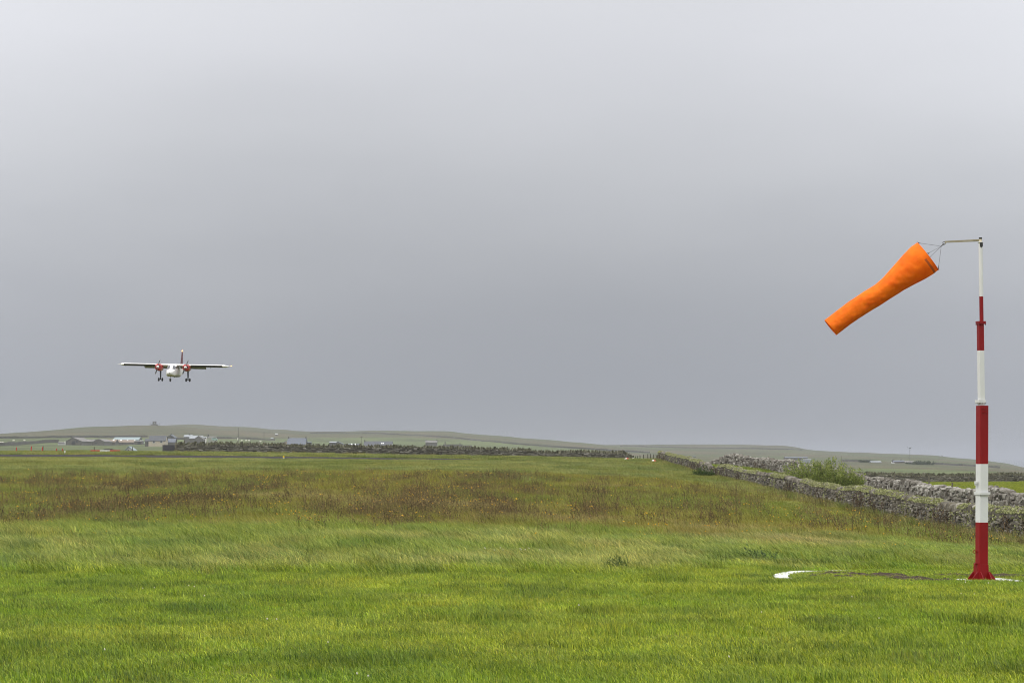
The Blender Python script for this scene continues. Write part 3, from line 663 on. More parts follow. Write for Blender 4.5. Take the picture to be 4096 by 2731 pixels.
while q < mpath.L:
    x, y, tx, ty = mpath.at(q); R = frame(tx, ty, True); cov = fbm(q / 3.0, .5, 231, 3); w = .10 + .13 * RNG.random(); h = .22 + .14 * RNG.random()
    z = gz(x, y) + hm(q)
    boulder(b, np.array([x, y, z + h * .34]), (w * 1.25, .46 + .1 * RNG.random(), h * 1.2), R @ rotax((0, 1, 0), RNG.normal(.15, .18)), .13, .6, low=y > 120)
    if cov > .40:
        nn = 12 if y < 125 else 8
        for k in range(nn):
            oy = .31 - .46 * RNG.random() ** 1.3; c = np.array([x, y, z + h * .34 + h * .60 * math.sqrt(max(.02, 1 - (oy / .29) ** 2))]) + R @ np.array([RNG.normal(0, .05), oy, 0])
            spray(li, c, .046 + .034 * RNG.random(), 7 if y < 130 else 5)
    q += w
for k in range(8500):
    q = mpath.L * RNG.random() ** 1.7; zc = RNG.random(); cov = fbm(q / .9, zc * 1.6, 233, 3) + .20 * (58 + q < 100) * (1 - (q / 60)) - .05
    if cov > .52:
        x, y, tx, ty = mpath.at(q); R = frame(tx, ty, True); zc = zc * hm(q)
        spray(li, np.array([x, y, gz(x, y) + zc]) + R @ np.array([0, .30 - .08 * zc, 0]), .05 + .05 * RNG.random(), 7)
b.build('coping', moss_stone, lw); li.build('lichen', lich_m, lw)

# rough grey rubble wall behind the drove
rub_m = mat('grey_rubble', (.20, .19, .17), (.08, .074, .062), scale=3.2, rough=.92, bump=.5, coords='World', island=[(.045, .036, .026), (.14, .125, .103), (.23, .215, .19), (.09, .077, .06), (.36, .345, .31), (.065, .050, .034)])
rw = empty('stone_wall', (0, 0, 0), 'rough wall of big pale grey boulders behind the willow bush', 'wall')
ys = np.r_[np.arange(84, 200, 3.0), 204, 208, 212, 215, 218]; rpath = Path([(float(rub_x(y)), float(y)) for y in ys])
def hr(q):
    return 1.16 + .10 * math.sin(q / 4.0) + .08 * math.sin(q / 1.7 + 1) - .75 * smooth((q - rpath.L + 7) / 7)
b = MB(); core(b, rpath, .32, lambda q: hr(q) - .15, 1)
zc = 0.0
while zc < 1.3:
    ch = .15 + .10 * RNG.random(); q = 0.0
    while q < rpath.L:
        L = (.18 + .34 * RNG.random() ** 1.4) * (1.15 if zc > .8 else 1); h = ch * (.8 + .7 * RNG.random()); x, y, tx, ty = rpath.at(min(q, rpath.L))
        if zc + ch * .4 < hr(q):
            R = frame(tx, ty, True); out = .34 - .16 * zc + .18 * RNG.random()
            cc = np.array([x, y, gz(x, y) + zc + ch / 2 + RNG.normal(0, .03)]) + R @ np.array([0, out - .1, 0])
            if RNG.random() < .62: stone(b, cc, (L * .93, .38, h * .92), R, .20, tilt=RNG.normal(0, .16))
            else: boulder(b, cc, (L * .96, .40, h * .95), R, .22, .5, low=True)
        q += L
    zc += ch
q = 0.0
while q < rpath.L:
    x, y, tx, ty = rpath.at(q); R = frame(tx, ty, True); L = .22 + .34 * RNG.random()
    boulder(b, np.array([x, y, gz(x, y) + hr(q) + .02 + .08 * RNG.random()]) + R @ np.array([0, RNG.normal(0, .1), 0]), (L, .3 + .3 * RNG.random(), .18 + .22 * RNG.random()), R @ rotax((0, 1, 0), RNG.normal(0, .3)), .26, .5, low=True)
    q += L * .8
b.build('masonry', [rub_m, gap_m], rw)

# dark dead dock stalks along the foot of the lichen wall (stuff), one by one too many to count
C_dock = variants('dead_docks', 4, weed_m, lambda i: stalks(70 + i, 5, .16, .45, .95, .014, .018, .04, 7))
n = 110; y = 62 + 160 * RNG.random(n) ** 1.25; x = wall_x(y) - .42 - np.abs(RNG.normal(0, .28, n)); k = fbm(y / 4.0, y * 0 + .5, 251, 3) + .18 * np.exp(-((y - 100) / 14) ** 2) > .50; x = x[k]; y = y[k]
x2 = np.r_[rub_x(np.linspace(100, 205, 150)) - .7 - RNG.random(150) * .8]; y2 = np.linspace(100, 205, 150); k = RNG.random(150) < .3; x = np.r_[x, x2[k]]; y = np.r_[y, y2[k]]; n = len(x)
s = .7 + .5 * RNG.random(n)
scatter('dead_docks', np.stack([x, y, terrain(x, y)], -1), RNG.normal(0, .5, n), np.stack([s, s, s], -1), lerp3((.036, .028, .020), (.070, .052, .034), RNG.random(n)), C_dock, 4)
# rank grass against the walls (stuff)
C_rank = variants('rank_grass', 5, gm, lambda i: tuft(80, .45, .25, .62, .014, (-.5, 0), .35, .7, 700 + i))
y = 58 + 168 * RNG.random(900) ** 1.2; x = wall_x(y) - .35 - np.abs(RNG.normal(0, .5, 900)); xw = xa + (xc2 - xa) * RNG.random(420); yw = 249.9 - RNG.random(420) * 1.2
xd = 18.0 + 9 * RNG.random(420); yd = 84 + 120 * RNG.random(420)
x = np.r_[x, xw, xd]; y = np.r_[y, yw, yd]; n = len(x); s = .35 + .6 * RNG.random(n) ** 1.8
t = lerp3((.125, .17, .03), (.31, .27, .11), np.clip(RNG.normal(.35, .3, n), 0, 1))
scatter('rank_grass', np.stack([x, y, terrain(x, y)], -1), RNG.normal(0, .5, n), np.stack([s, s, s], -1), t, C_rank, 5)

# ------------------------------------------------------------------ shrubs
leaf_w = leafmat('willow_leaves', cols=[(.06, .10, .018), (.14, .19, .028), (.22, .265, .05), (.34, .36, .10)], trans=.35)
leaf_d = leafmat('dark_leaves', cols=[(.022, .045, .010), (.045, .08, .016), (.075, .115, .025)], trans=.25)
leaf_r = leafmat('rusty_dock_leaves', cols=[(.06, .018, .012), (.11, .03, .02), (.08, .05, .025), (.05, .06, .02)], trans=.2)
bark_m = mat('twig_bark', (.06, .05, .032), (.10, .085, .05), scale=9, rough=.9)
def bush(name, label, cat, c, rx, ry, h, nsh, nleaf, ll, lw_, lm, lean=-.3, seed=0, sm=None):
    g = np.random.default_rng(seed); root = empty(name, c, label, cat); st = MB(); V = []; 
    for k in range(nsh):
        a = g.random() * 2 * PI; r = math.sqrt(g.random()); bx = rx * r * math.cos(a); by = ry * r * math.sin(a)
        hh = h * (.34 + .66 * g.random() ** 1.2) * (1 - .35 * r * r) ; ox = bx * .35 + lean * hh * (.5 + .5 * g.random()); oy = by * .3
        p0 = np.array([bx * .75, by * .75, -.1]); p1 = p0 + [ox * .35, oy * .4, hh * .55]; p2 = p0 + [ox, oy, hh]
        st.tube([p0, p1, p2], [.022, .014, .004], 5, caps=False)
        for j in range(nleaf):
            t = .1 + .9 * g.random(); q = (1 - t) ** 2 * p0 + 2 * t * (1 - t) * p1 + t * t * p2 + g.normal(0, .07 + .05 * (1 - t), 3)
            d = np.array([lean * 1.4 + g.normal(0, .6), g.normal(0, .6), .55 + g.normal(0, .45)]); d /= np.linalg.norm(d); s = np.cross(d, g.normal(size=3)); s /= np.linalg.norm(s) + 1e-6
            L = ll * (.6 + .7 * g.random()); w = lw_ * (.6 + .7 * g.random())
            V += [q, q + d * L * .45 + s * w / 2, q + d * L, q + d * L * .45 - s * w / 2]
    if name != 'broadleaf_dock': st.build('stem', sm or bark_m, root)
    n = len(V) // 4; me = fastmesh('foliage', np.array(V), np.arange(4 * n), [4] * n, lm); o = bpy.data.objects.new('foliage', me); COL.objects.link(o); o.parent = root
    return root
def ground_pt(px, Y): p = at(px, 1900, Y); return Vector((p.x, Y, gz(p.x, Y)))
wc = ground_pt(3300, 137)
for i, (px, Y, rx, h, ns) in enumerate([(3300, 138, 2.9, 2.8, 230)]):
    bush('willow_shrub', 'big wind-bent green willow bush between the two stone walls', 'shrub', ground_pt(px, Y), rx, 1.5, h, ns, 95, .19, .045, leaf_w, -.28, 5)
bush('elder_shrub', 'small dark green bush in front of the gap in the lichen wall', 'shrub', ground_pt(2818, 160), .9, .7, .95, 34, 55, .15, .07, leaf_d, -.1, 8)
bush('dock_plant', 'rusty red dock growing against the grey rubble wall', 'plant', ground_pt(3450, 146), .75, .4, .95, 22, 45, .14, .06, leaf_r, -.1, 9)
bush('tussock_plant', 'dark round rush tussock at the edge of the mown grass', 'plant', ground_pt(2473, 38.6), .17, .15, .26, 50, 14, .16, .014, leaf_d, -.15, 10)
bush('broadleaf_dock', 'low dark green dock clump in the grass left of the ring', 'plant', ground_pt(3035, 42.6), .42, .3, .20, 24, 16, .12, .030, leaf_d, -.2, 13)
# ------------------------------------------------------------------ windsock mast
red_m = mat('red_gloss_paint', (.21, .0025, .005), (.18, .002, .004), scale=3, rough=.42, bump=.06, bscale=60, spec=.28)
white_m = mat('white_gloss_paint', (.60, .605, .615), (.55, .555, .56), scale=2.5, rough=.42, bump=.05, bscale=60)
black_m = mat('black_rubber', (.012, .012, .013), (.02, .02, .02), rough=.6)
alu_m = mat('weathered_aluminium', (.33, .29, .20), (.24, .21, .15), scale=14, rough=.5, metal=.25)
steel_m = mat('dark_steel', (.05, .048, .045), (.09, .085, .08), scale=20, rough=.5, metal=.6)
D = MAST.y
def zp(py): return at(3930, py, D).z - MAST.z           # height above the base for a photo row
def xp(px, py=1600): return at(px, py, D).x - MAST.x
PXM = D / F
def px2x(px, py): return at(px, py, D).x - MAST.x
mast = empty('windsock_mast', MAST, 'tall red and white banded steel mast carrying the windsock', 'mast')
YAW = math.radians(15)
def sqtube(b, x, z0, z1, w, mi, yaw=YAW, d=None, x1=None):
    d = d or w; x1 = x if x1 is None else x1; vs = []
    Rz = rotz(yaw)
    c = .07 * w
    prof = [(-w/2 + c, -d/2), (w/2 - c, -d/2), (w/2, -d/2 + c), (w/2, d/2 - c), (w/2 - c, d/2), (-w/2 + c, d/2), (-w/2, d/2 - c), (-w/2, -d/2 + c)]
    for xx, z in ((x, z0), (x1, z1)):
        for a, e in prof:
            q = Rz @ np.array([a, e, 0]); vs.append((q[0] + xx, q[1], z))
    n = 8
    b.add(vs, [(i, (i + 1) % n, n + (i + 1) % n, n + i) for i in range(n)] + [tuple(range(n - 1, -1, -1)), tuple(range(n, 2 * n))], mi)
# photo rows of the section and colour changes
Wb = .177
x_low = px2x(3926, 2300); x_mid = px2x(3930, 1700); x_up = px2x(3922.5, 1400); x_top = px2x(3923.5, 1080)
b = MB()
def xl(z): return x_low + (x_mid - x_low) * z / zp(1622)
for r0, r1, mi in ((2318, 2088, 0), (2088, 1978, 1)):
    sqtube(b, xl(zp(r0)), zp(r0), zp(r1), Wb * (.985 if mi else .98), mi, x1=xl(zp(r1)))
lower = b.build('lower_section', [red_m, white_m], mast)
b = MB()
for r0, r1, mi in ((1968, 1855, 1), (1855, 1622, 0)):
    sqtube(b, xl(zp(r0)), zp(r0), zp(r1), Wb * (.97 if mi else .965), mi, x1=xl(zp(r1)))
for dx in (-.04, .0, .045): # bolt heads on the upper plate
    b.tube([(xl(zp(1640)) + dx + .02, -.09, zp(1633)), (xl(zp(1640)) + dx + .02, -.112, zp(1633))], .009, 8, 0)
    b.tube([(xl(zp(1650)) + dx + .02, -.09, zp(1648)), (xl(zp(1650)) + dx + .02, -.112, zp(1648))], .009, 8, 0)
b.tube([(xl(zp(1640)) - .0, 0, zp(1622)), (xl(zp(1640)), 0, zp(1620.3))], .012, 8, 0)
b.build('middle_section', [red_m, white_m], mast)
b = MB()
sqtube(b, x_up, zp(1622), zp(1612), .090, 1); sqtube(b, x_up, zp(1600), zp(1402), .100, 1); sqtube(b, x_up, zp(1402), zp(1297), .1005, 0)
b.build('upper_section', [red_m, white_m], mast)
b = MB(); b.tube([(x_top, 0, zp(1285)), (x_top, 0, zp(1186))], .0365, 20, 0); b.tube([(x_top, 0, zp(1186)), (x_top, 0, zp(971))], .0363, 20, 1)
tube_o = b.build('top_tube', [red_m, white_m], mast, smooth=False)
def flange(py0, py1, px0, px1, m, nb=8, name='flange'):
    b = MB(); xc = px2x((px0 + px1) / 2, py0); w = (px1 - px0) * PXM / 1.19
    z0, z1 = zp(py1), zp(py0); h = z1 - z0
    sqtube(b, xc, z0 + h * .55, z1, w, 0); sqtube(b, xc, z0 + h * .14, z0 + h * .50, w * .985, 0)
    for k in range(nb):
        for s in (-1, 1):
            for ax in (0, 1):
                t = (k / (nb - 1) - .5) * w * .86; p = np.array([t, s * w * .43]) if ax else np.array([s * w * .43, t]); q = rotz(YAW) @ np.array([*p, 0])
                if k % 2 == 0 or ax: b.tube([(q[0] + xc, q[1], z0 - .012), (q[0] + xc, q[1], z0 + h * .15)], .0075, 6, 0)
    return b.build(name, m, mast)
flange(1285, 1298, 3904, 3942, red_m, 4); flange(1599, 1613, 3902, 3942, white_m, 4); flange(1967, 1980, 3900, 3958, white_m, 7)
b = MB(); zt = zp(970); b.tube([(x_top, 0, zt - .004), (x_top, 0, zt + .006)], .052, 20, 0); b.build('top_flange', white_m, mast)
b = MB(); b.tube([(x_top, 0, zt + .007), (x_top, 0, zp(956.5))], .026, 16, 0); swivel = b.build('swivel_head', mat('cream_collar', (.62, .56, .44), (.5, .44, .34), scale=12, rough=.5), mast)
b = MB(); b.tube([(x_top, 0, zp(957)), (x_top, 0, zp(950.5))], [.026, .030], 16, 0); b.build('end_cap', black_m, mast)
b = MB(); zz0, zz1 = zp(990), zp(972); pts = [(-.026, zz1), (-.026, zz0 + .026)] + [(-.026 * math.cos(a), zz0 + .026 - .026 * math.sin(a)) for a in np.linspace(.3, PI - .3, 7)] + [(.026, zz0 + .026), (.026, zz1)]
b.poly([(x + x_top + .006, z) for x, z in pts], .02); b.v[0][:, 1] -= .0335; b.build('slot_cover', black_m, mast)
# horizontal arm with its eye
b = MB(); za = zp(961.5); xe = px2x(3785, 966); ze = zp(967.5)
vs = []
for x, z, hh in ((x_top - .024, za, .0195), (xe, ze - .0, .0165), (px2x(3779.5, 968), zp(970), .027)):
    vs += [(x, -.010, z - hh), (x, .010, z - hh), (x, .010, z + hh), (x, -.010, z + hh)]
b.add(vs, [(0, 1, 5, 4), (1, 2, 6, 5), (2, 3, 7, 6), (3, 0, 4, 7), (4, 5, 9, 8), (5, 6, 10, 9), (6, 7, 11, 10), (7, 4, 8, 11), (3, 2, 1, 0), (8, 9, 10, 11)])
for px in (3897, 3908): b.tube([(px2x(px, 961), -.011, zp(961.8)), (px2x(px, 961), -.022, zp(961.8))], .011, 8, 0)
b.build('arm', alu_m, mast)
EYEP = Vector((px2x(3776.5, 972), 0, zp(972.5)))
b = MB(); b.torus(tuple(EYEP), (.15, 1, 0), .0245, .0055, 24, 6); b.build('arm_eye', steel_m, mast)
# foot: stiffened sleeve, gussets, plate
b = MB(); sqtube(b, x_low - .002, 0.0, zp(2256), Wb * 1.14, 0); sqtube(b, x_low - .035, 0.05, zp(2250), Wb * .95, 0, x1=x_low - .03)
b.build('foot_sleeve', red_m, mast)
for k in range(4):
    for s in (-1, 1):
        b = MB(); hw = Wb * 1.14 / 2; out = .125; top = zp(2284)
        prof = [(hw, .02), (hw + out, .02), (hw + out, .045), (hw + .022, top), (hw, top)]
        R = rotz(YAW + k * PI / 2); off = s * hw * .80
        b.add([tuple(R @ np.array([r, off + t, z]) + [x_low, 0, 0]) for t in (-.006, .006) for r, z in prof], [(0, 1, 2, 3, 4), (9, 8, 7, 6, 5)] + [(i, i + 5, (i + 1) % 5 + 5, (i + 1) % 5) for i in range(5)])
        b.build('gusset', red_m, mast)
b = MB(); sqtube(b, x_low, .0, .02, Wb * 1.14 + .27, 0); b.build('base_plate', red_m, mast)
b = MB(); b.torus((px2x(3896, 2205), -.03, zp(2205)), (0.1, 1, 0), .024, .007, 20, 6); b.box((px2x(3904, 2205), -.03, zp(2205)), (.03, .016, .03)); b.build('lifting_ring', red_m, mast)
b = MB(); b.box((px2x(3902, 2251), -.06, zp(2251)), (.07, .05, .012)); b.box((px2x(3897, 2253), -.06, zp(2255)), (.02, .05, .03)); b.build('latch', red_m, mast)
b = MB(); b.box((px2x(3902, 1932), -.04, zp(1929)), (.05, .05, .05)); b.box((px2x(3900, 1932), -.04, zp(1937)), (.03, .03, .03)); b.build('cable_clip', white_m, mast, bevel=.004)
# concrete pad under it and the painted ring
pad_m = mat('white_painted_concrete', (.66, .66, .65), (.44, .44, .41), scale=5, rough=.85, bump=.3, bscale=40)
b = MB(); px_, py_ = MAST.x + x_low, MAST.y
b.box((0, 0, -.02), (.92, .90, .10), R=rotz(YAW)); tag(b.build('concrete_pad', pad_m, None, bevel=.012), 'white painted concrete pad under the foot of the mast', 'slab').location = (px_ + .14, py_ - .02, gz(px_, py_) - .014)
def ringpart(a0, a1, r0, r1, h, n):
    rows = []
    for k in range(n + 1):
        a = math.radians(a0 + (a1 - a0) * k / n); j = (RNG.random() - .5) * .012; row = []
        for r, up in ((r0, -.1), (r0, h), (r1, h), (r1, -.1)):
            x = RINGC[0] + (r + j) * math.cos(a); y = RINGC[1] + (r + j) * math.sin(a); row.append((x, y, gz(x, y) + up))
        rows.append(row)
    return rows
b = MB(); rows = ringpart(-6, 187, RING_R - .13, RING_R + .13, .020, 110); b.grid(np.array(rows), True); b.add(rows[0], [(0, 1, 2, 3)]); b.add(rows[-1], [(3, 2, 1, 0)])
tag(b.build('painted_ring', pad_m), 'white painted ground ring curving through the grass behind the mast', 'ring')

# ------------------------------------------------------------------ windsock
sock_m = bpy.data.materials.new('orange_fabric'); sock_m.use_nodes = True; t = sock_m.node_tree; pb = t.nodes['Principled BSDF']
co = N(t, 'ShaderNodeTexCoord'); nz = N(t, 'ShaderNodeTexNoise'); nz.inputs['Scale'].default_value = 6; nz.inputs['Detail'].default_value = 5; t.links.new(co.outputs['Object'], nz.inputs['Vector'])
rp = N(t, 'ShaderNodeValToRGB'); rp.color_ramp.elements[0].position = .3; rp.color_ramp.elements[1].position = .7; rp.color_ramp.elements[0].color = (.86, .150, .003, 1); rp.color_ramp.elements[1].color = (.98, .250, .008, 1)
t.links.new(nz.outputs[0], rp.inputs[0]); t.links.new(rp.outputs[0], pb.inputs['Base Color']); pb.inputs['Roughness'].default_value = .7; pb.inputs['Specular IOR Level'].default_value = .25
n2 = N(t, 'ShaderNodeTexNoise'); n2.inputs['Scale'].default_value = 14; n2.inputs['Detail'].default_value = 6; t.links.new(co.outputs['Object'], n2.inputs['Vector'])
bp = N(t, 'ShaderNodeBump'); bp.inputs['Strength'].default_value = .85; bp.inputs['Distance'].default_value = .012; t.links.new(n2.outputs[0], bp.inputs['Height']); t.links.new(bp.outputs[0], pb.inputs['Normal'])
tr = N(t, 'ShaderNodeBsdfTranslucent'); tr.inputs['Color'].default_value = (1.0, .12, .0, 1); ms = N(t, 'ShaderNodeMixShader'); ms.inputs[0].default_value = .30
t.links.new(pb.outputs[0], ms.inputs[1]); t.links.new(tr.outputs[0], ms.inputs[2]); t.links.new(ms.outputs[0], t.nodes['Material Output'].inputs['Surface'])
hem_m = mat('brown_hem', (.46, .085, .010), (.38, .070, .010), scale=20, rough=.8)
wire_m = mat('wire_rope', (.03, .03, .03), (.06, .06, .06), scale=30, rough=.5, metal=.3)
sock = empty('windsock', MAST + EYEP, 'orange fabric windsock streaming down to the left from the mast arm', 'windsock')
O = MAST + EYEP
UPE = [(3668, 972), (3645, 987), (3612, 1022), (3570, 1071), (3535, 1110), (3505, 1137), (3462, 1163), (3400, 1205), (3350, 1243), (3305, 1278)]
LOE = [(3752, 1080), (3731, 1097), (3703, 1114), (3661, 1136), (3620, 1158), (3585, 1180), (3536, 1211), (3464, 1256), (3408, 1294), (3353, 1338)]
def resample(L, n):
    L = np.array(L, float); d = np.r_[0, np.cumsum(np.hypot(*np.diff(L, axis=0).T))]; q = np.linspace(0, d[-1], n); return np.stack([np.interp(q, d, L[:, 0]), np.interp(q, d, L[:, 1])], 1)
NS, NR = 110, 72
U = resample(UPE, NS); Lw = resample(LOE, NS)
P = np.zeros((NS, NR, 3)); TILT = math.radians(9)
for i in range(NS):
    a = np.array(at(U[i, 0], U[i, 1], D)) - np.array(O); c_ = np.array(at(Lw[i, 0], Lw[i, 1], D)) - np.array(O)
    ctr = (a + c_) / 2; e = (a - c_) / 2; r = np.linalg.norm(e); e = e / r
    ax = np.cross(e, (0, 1, 0)); ax /= np.linalg.norm(ax)                   # along the sock
    if ax[0] < 0: ax = -ax
    f = i / (NS - 1); tl = TILT * (1 - f) + math.radians(6) * f            # mouth turned a little towards us
    dv = np.array([0, -1, 0]) * math.cos(tl) - ax * math.sin(tl)
    shift = np.array([0, (f) * .20, 0])
    for k in range(NR):
        th = 2 * PI * k / NR; rr = r
        fold = smooth((f - .06) / .1)
        wob = .004 * math.sin(3 * th + 9 * f) * fold + .010 * fold * (float(fbm(np.array(th * 1.3), np.array(f * 16), 301, 3)) - .5) * 2 * math.exp(-((f - .48) / .22) ** 2)
        wob += .009 * fold * (float(fbm(np.array(abs(th - PI) * 2.2), np.array(f * 26 + th), 305, 2)) - .5) * 2
        if f > .93: wob += -.05 * smooth((f - .93) / .07) * math.exp(-((th - 3.6) / .45) ** 2)
        side = abs(math.sin(th))
        rr = r + wob * (.25 + .75 * side)
        P[i, k] = ctr + shift + e * rr * math.cos(th) + dv * rr * math.sin(th)
b = MB(); b.grid(P, True); slv = b.build('sleeve', sock_m, sock, smooth=True)
md = slv.modifiers.new('thickness', 'SOLIDIFY'); md.thickness = .002
# mouth hem (double cloth) and end hem, standing just proud of the sleeve
def hem(i0, i1, m, name, k0=0, k1=NR, off=.004):
    ctr = P[i0:i1].mean(axis=1, keepdims=True); Q = P[i0:i1] + (P[i0:i1] - ctr) / np.linalg.norm(P[i0:i1] - ctr, axis=-1, keepdims=True) * off
    b = MB(); b.grid(Q[:, k0:k1] if k1 - k0 < NR else Q, k1 - k0 >= NR); o = b.build(name, m, sock, smooth=True); return o
seam_m = mat('orange_seam', (.70, .12, .004), (.62, .10, .004), scale=20, rough=.8)
for i0 in (36, 66): hem(i0, i0 + 2, seam_m, 'seam', 0, NR, .0012)
hem(NS - 3, NS - 1, seam_m, 'end_hem', 0, NR, .0018)
hem(3, 6, hem_m, 'hem_strip', 18, 36, .0035)
b = MB(); b.tube([tuple(P[0, k % NR]) for k in range(NR + 1)], .0075, 6); b.build('hoop', sock_m, sock, smooth=True)
J = np.array(at(3765, 985, D)) - np.array(O)
for k in (0, 16, 36, 52):
    p = P[0, k]; g = p + (p - P[0].mean(axis=0)) * .015
    b = MB(); d = (J - g) / np.linalg.norm(J - g)
    b.torus(tuple(g + d * .012), (.2, 1, .1), .013, .004, 14, 5); b.torus(tuple(g + d * .038), (.9, .2, .3), .012, .0038, 14, 5)
    b.tube([tuple(g + d * .045), tuple(g + d * .085)], .005, 6); b.build('shackle', steel_m, sock)
    b = MB(); b.tube([tuple(g + d * .08), tuple(J)], .0026, 5); b.build('wire', wire_m, sock)
b = MB(); b.tube([tuple(J), tuple(J + (-J) * .35), tuple(-EYEP * 0 + Vector((-.004, 0, -.022)))], [.007, .010, .007], 7); b.torus((-.003, 0, -.02), (1, .2, .3), .012, .005, 14, 5); b.build('swivel', steel_m, sock)

# ------------------------------------------------------------------ aeroplane (nose towards us, real size)
fw_m = mat('white_aircraft_paint', (.72, .72, .71), (.66, .66, .65), scale=1.5, rough=.32, bump=.02)
fr_m = mat('red_cowl_paint', (.42, .022, .018), (.33, .016, .014), scale=3, rough=.3)
fin_m = mat('dark_red_fin', (.115, .012, .016), (.055, .012, .018), scale=2.5, rough=.4, stretch=(1, 1, .6))
glass_m = mat('cockpit_glass', (.030, .033, .045), (.06, .062, .075), scale=2, rough=.08, spec=.8)
under_m = mat('grey_flap_paint', (.20, .215, .17), (.17, .18, .14), scale=2, rough=.5)
boot_m = mat('black_deicing_boot', (.010, .010, .011), (.016, .016, .016), rough=.5)
prop_m = mat('grey_propeller', (.085, .085, .088), (.11, .11, .11), rough=.35)
tyre_m = mat('tyre_rubber', (.016, .016, .016), (.03, .03, .03), rough=.85)
leg_m = mat('dark_gear_leg', (.022, .026, .045), (.03, .034, .05), rough=.4)
def lamp(name, col, s): return mat(name, col, col, emit=(col, s))
PD = 260.0; C0 = at(692.5, 1456, PD)
plane = empty('propeller_aeroplane', C0, 'white twin propeller high wing aeroplane with red engines coming in to land', 'aeroplane')
plane.rotation_euler = (math.radians(1.2), math.radians(1.22), 0)     # rolled a little, flying straight along the strip
# local frame: x to the right of the picture, -y forward, z up; origin at wing centre on the wing top
ZF = -1.66
def sec(s):
    S = [(0, .10, .42, .50), (.06, .46, .30, .62), (.25, .80, .16, .74), (.7, 1.04, .05, .86), (1.15, 1.15, .01, .96), (1.75, 1.2, 0, 1.48), (2.2, 1.22, 0, 1.57), (5.6, 1.22, .02, 1.57), (6.6, 1.10, .2, 1.55), (8.4, .72, .68, 1.50), (10.0, .26, 1.08, 1.42)]
    q = np.array(S); return [float(np.interp(s, q[:, 0], q[:, j])) for j in (1, 2, 3)]
SY = -2.75                                             # nose tip ahead of the wing's leading edge
def fus(s, th, off=0.0):
    w, z0, z1 = sec(s); n = 4.2 if s > .8 else 2.4 + 2.2 * s; c, d = math.cos(th), math.sin(th); e = 2 / n
    return np.array([(w / 2 + off) * math.copysign(abs(c) ** e, c), SY + s, ZF + (z0 + z1) / 2 + ((z1 - z0) / 2 + off) * math.copysign(abs(d) ** e, d)])
ss = np.r_[np.linspace(0, 2.2, 24), np.linspace(2.5, 10, 22)]
b = MB(); b.grid(np.array([[fus(s, 2 * PI * k / 36) for k in range(36)] for s in ss]), True); b.add([fus(10, 2 * PI * k / 36) for k in range(36)], [tuple(range(36))]); b.build('fuselage', fw_m, plane, smooth=True)
def patch(s0, s1, t0, t1, name, m, parent, off=.012, n=8, s0b=None, s1b=None):
    s0b = s0 if s0b is None else s0b; s1b = s1 if s1b is None else s1b
    b = MB(); G = []
    for i in range(n + 1):
        row = []
        for j in range(n + 1):
            v = j / n; th = math.radians(t0 + (t1 - t0) * v); a = s0 + (s0b - s0) * v; c = s1 + (s1b - s1) * v; row.append(fus(a + (c - a) * i / n, th, off))
        G.append(row)
    b.grid(np.array(G)); return b.build(name, m, parent, smooth=True)
patch(1.17, 1.70, 33, 85, 'windscreen', glass_m, plane); patch(1.17, 1.70, 147, 95, 'windscreen', glass_m, plane)
for s0, s1 in ((1.62, 2.15), (2.35, 2.95), (3.1, 3.7), (3.9, 4.5), (4.75, 5.3)):
    for a, c in ((12, 34), (168, 146)): patch(s0, s1, a, c, 'cabin_window', glass_m, plane)
patch(.75, 7.2, 223, 317, 'belly_shade', mat('painted_belly_shade', (.10, .11, .085), (.13, .14, .11), rough=.5), plane, .008, 12)  # shade under the white fuselage, painted in as a darker patch
# wing with aerofoil section
def foil(y, ch, z, x, n=14, th=.17):
    pts = []
    for k in range(2 * n):
        u = k / n if k < n else 2 - k / n; uu = 1 - math.cos(u * PI / 2); uu = u ** 1.6
        t = th * ch * (1.48 * math.sqrt(uu + 1e-6) - .63 * uu - 1.76 * uu ** 2 + 1.42 * uu ** 3 - .51 * uu ** 4) * 1.0
        pts.append((x, y + uu * ch, z + (t * .82 if k < n else -t * 1.10) - .11))
    return pts
ST = [(-7.47, .95, .75, .03, .035), (-7.2, 1.3, .55, -.01, .07), (-6.75, 1.95, .05, .0, .16), (-6.5, 2.03, 0, 0, .175), (6.5, 2.03, 0, 0, .175), (6.75, 1.95, .05, 0, .16), (7.2, 1.3, .55, -.01, .07), (7.47, .95, .75, .03, .035)]
b = MB(); rows = [foil(dy, ch, z, x, th=t) for x, ch, dy, z, t in ST]; b.grid(np.array(rows), True); b.add(rows[0], [tuple(range(28))]); b.add(rows[-1], [tuple(range(28))]); b.build('wing', fw_m, plane, smooth=True)
for a, c in ((-6.45, -2.35), (2.35, 6.45)):
    b = MB(); f = np.array(foil(0, 2.03, 0, 0, th=.175)); sel = list(range(-11, 2)); g = f[[i % 28 for i in sel]]; ctr = np.array([0, 1.0, -.09])
    g = ctr + (g - ctr) * 1.05
    b.grid(np.array([g + [a, -.004, -.004], g + [c, -.004, -.004]])); b.build('deicing_boot', boot_m, plane)
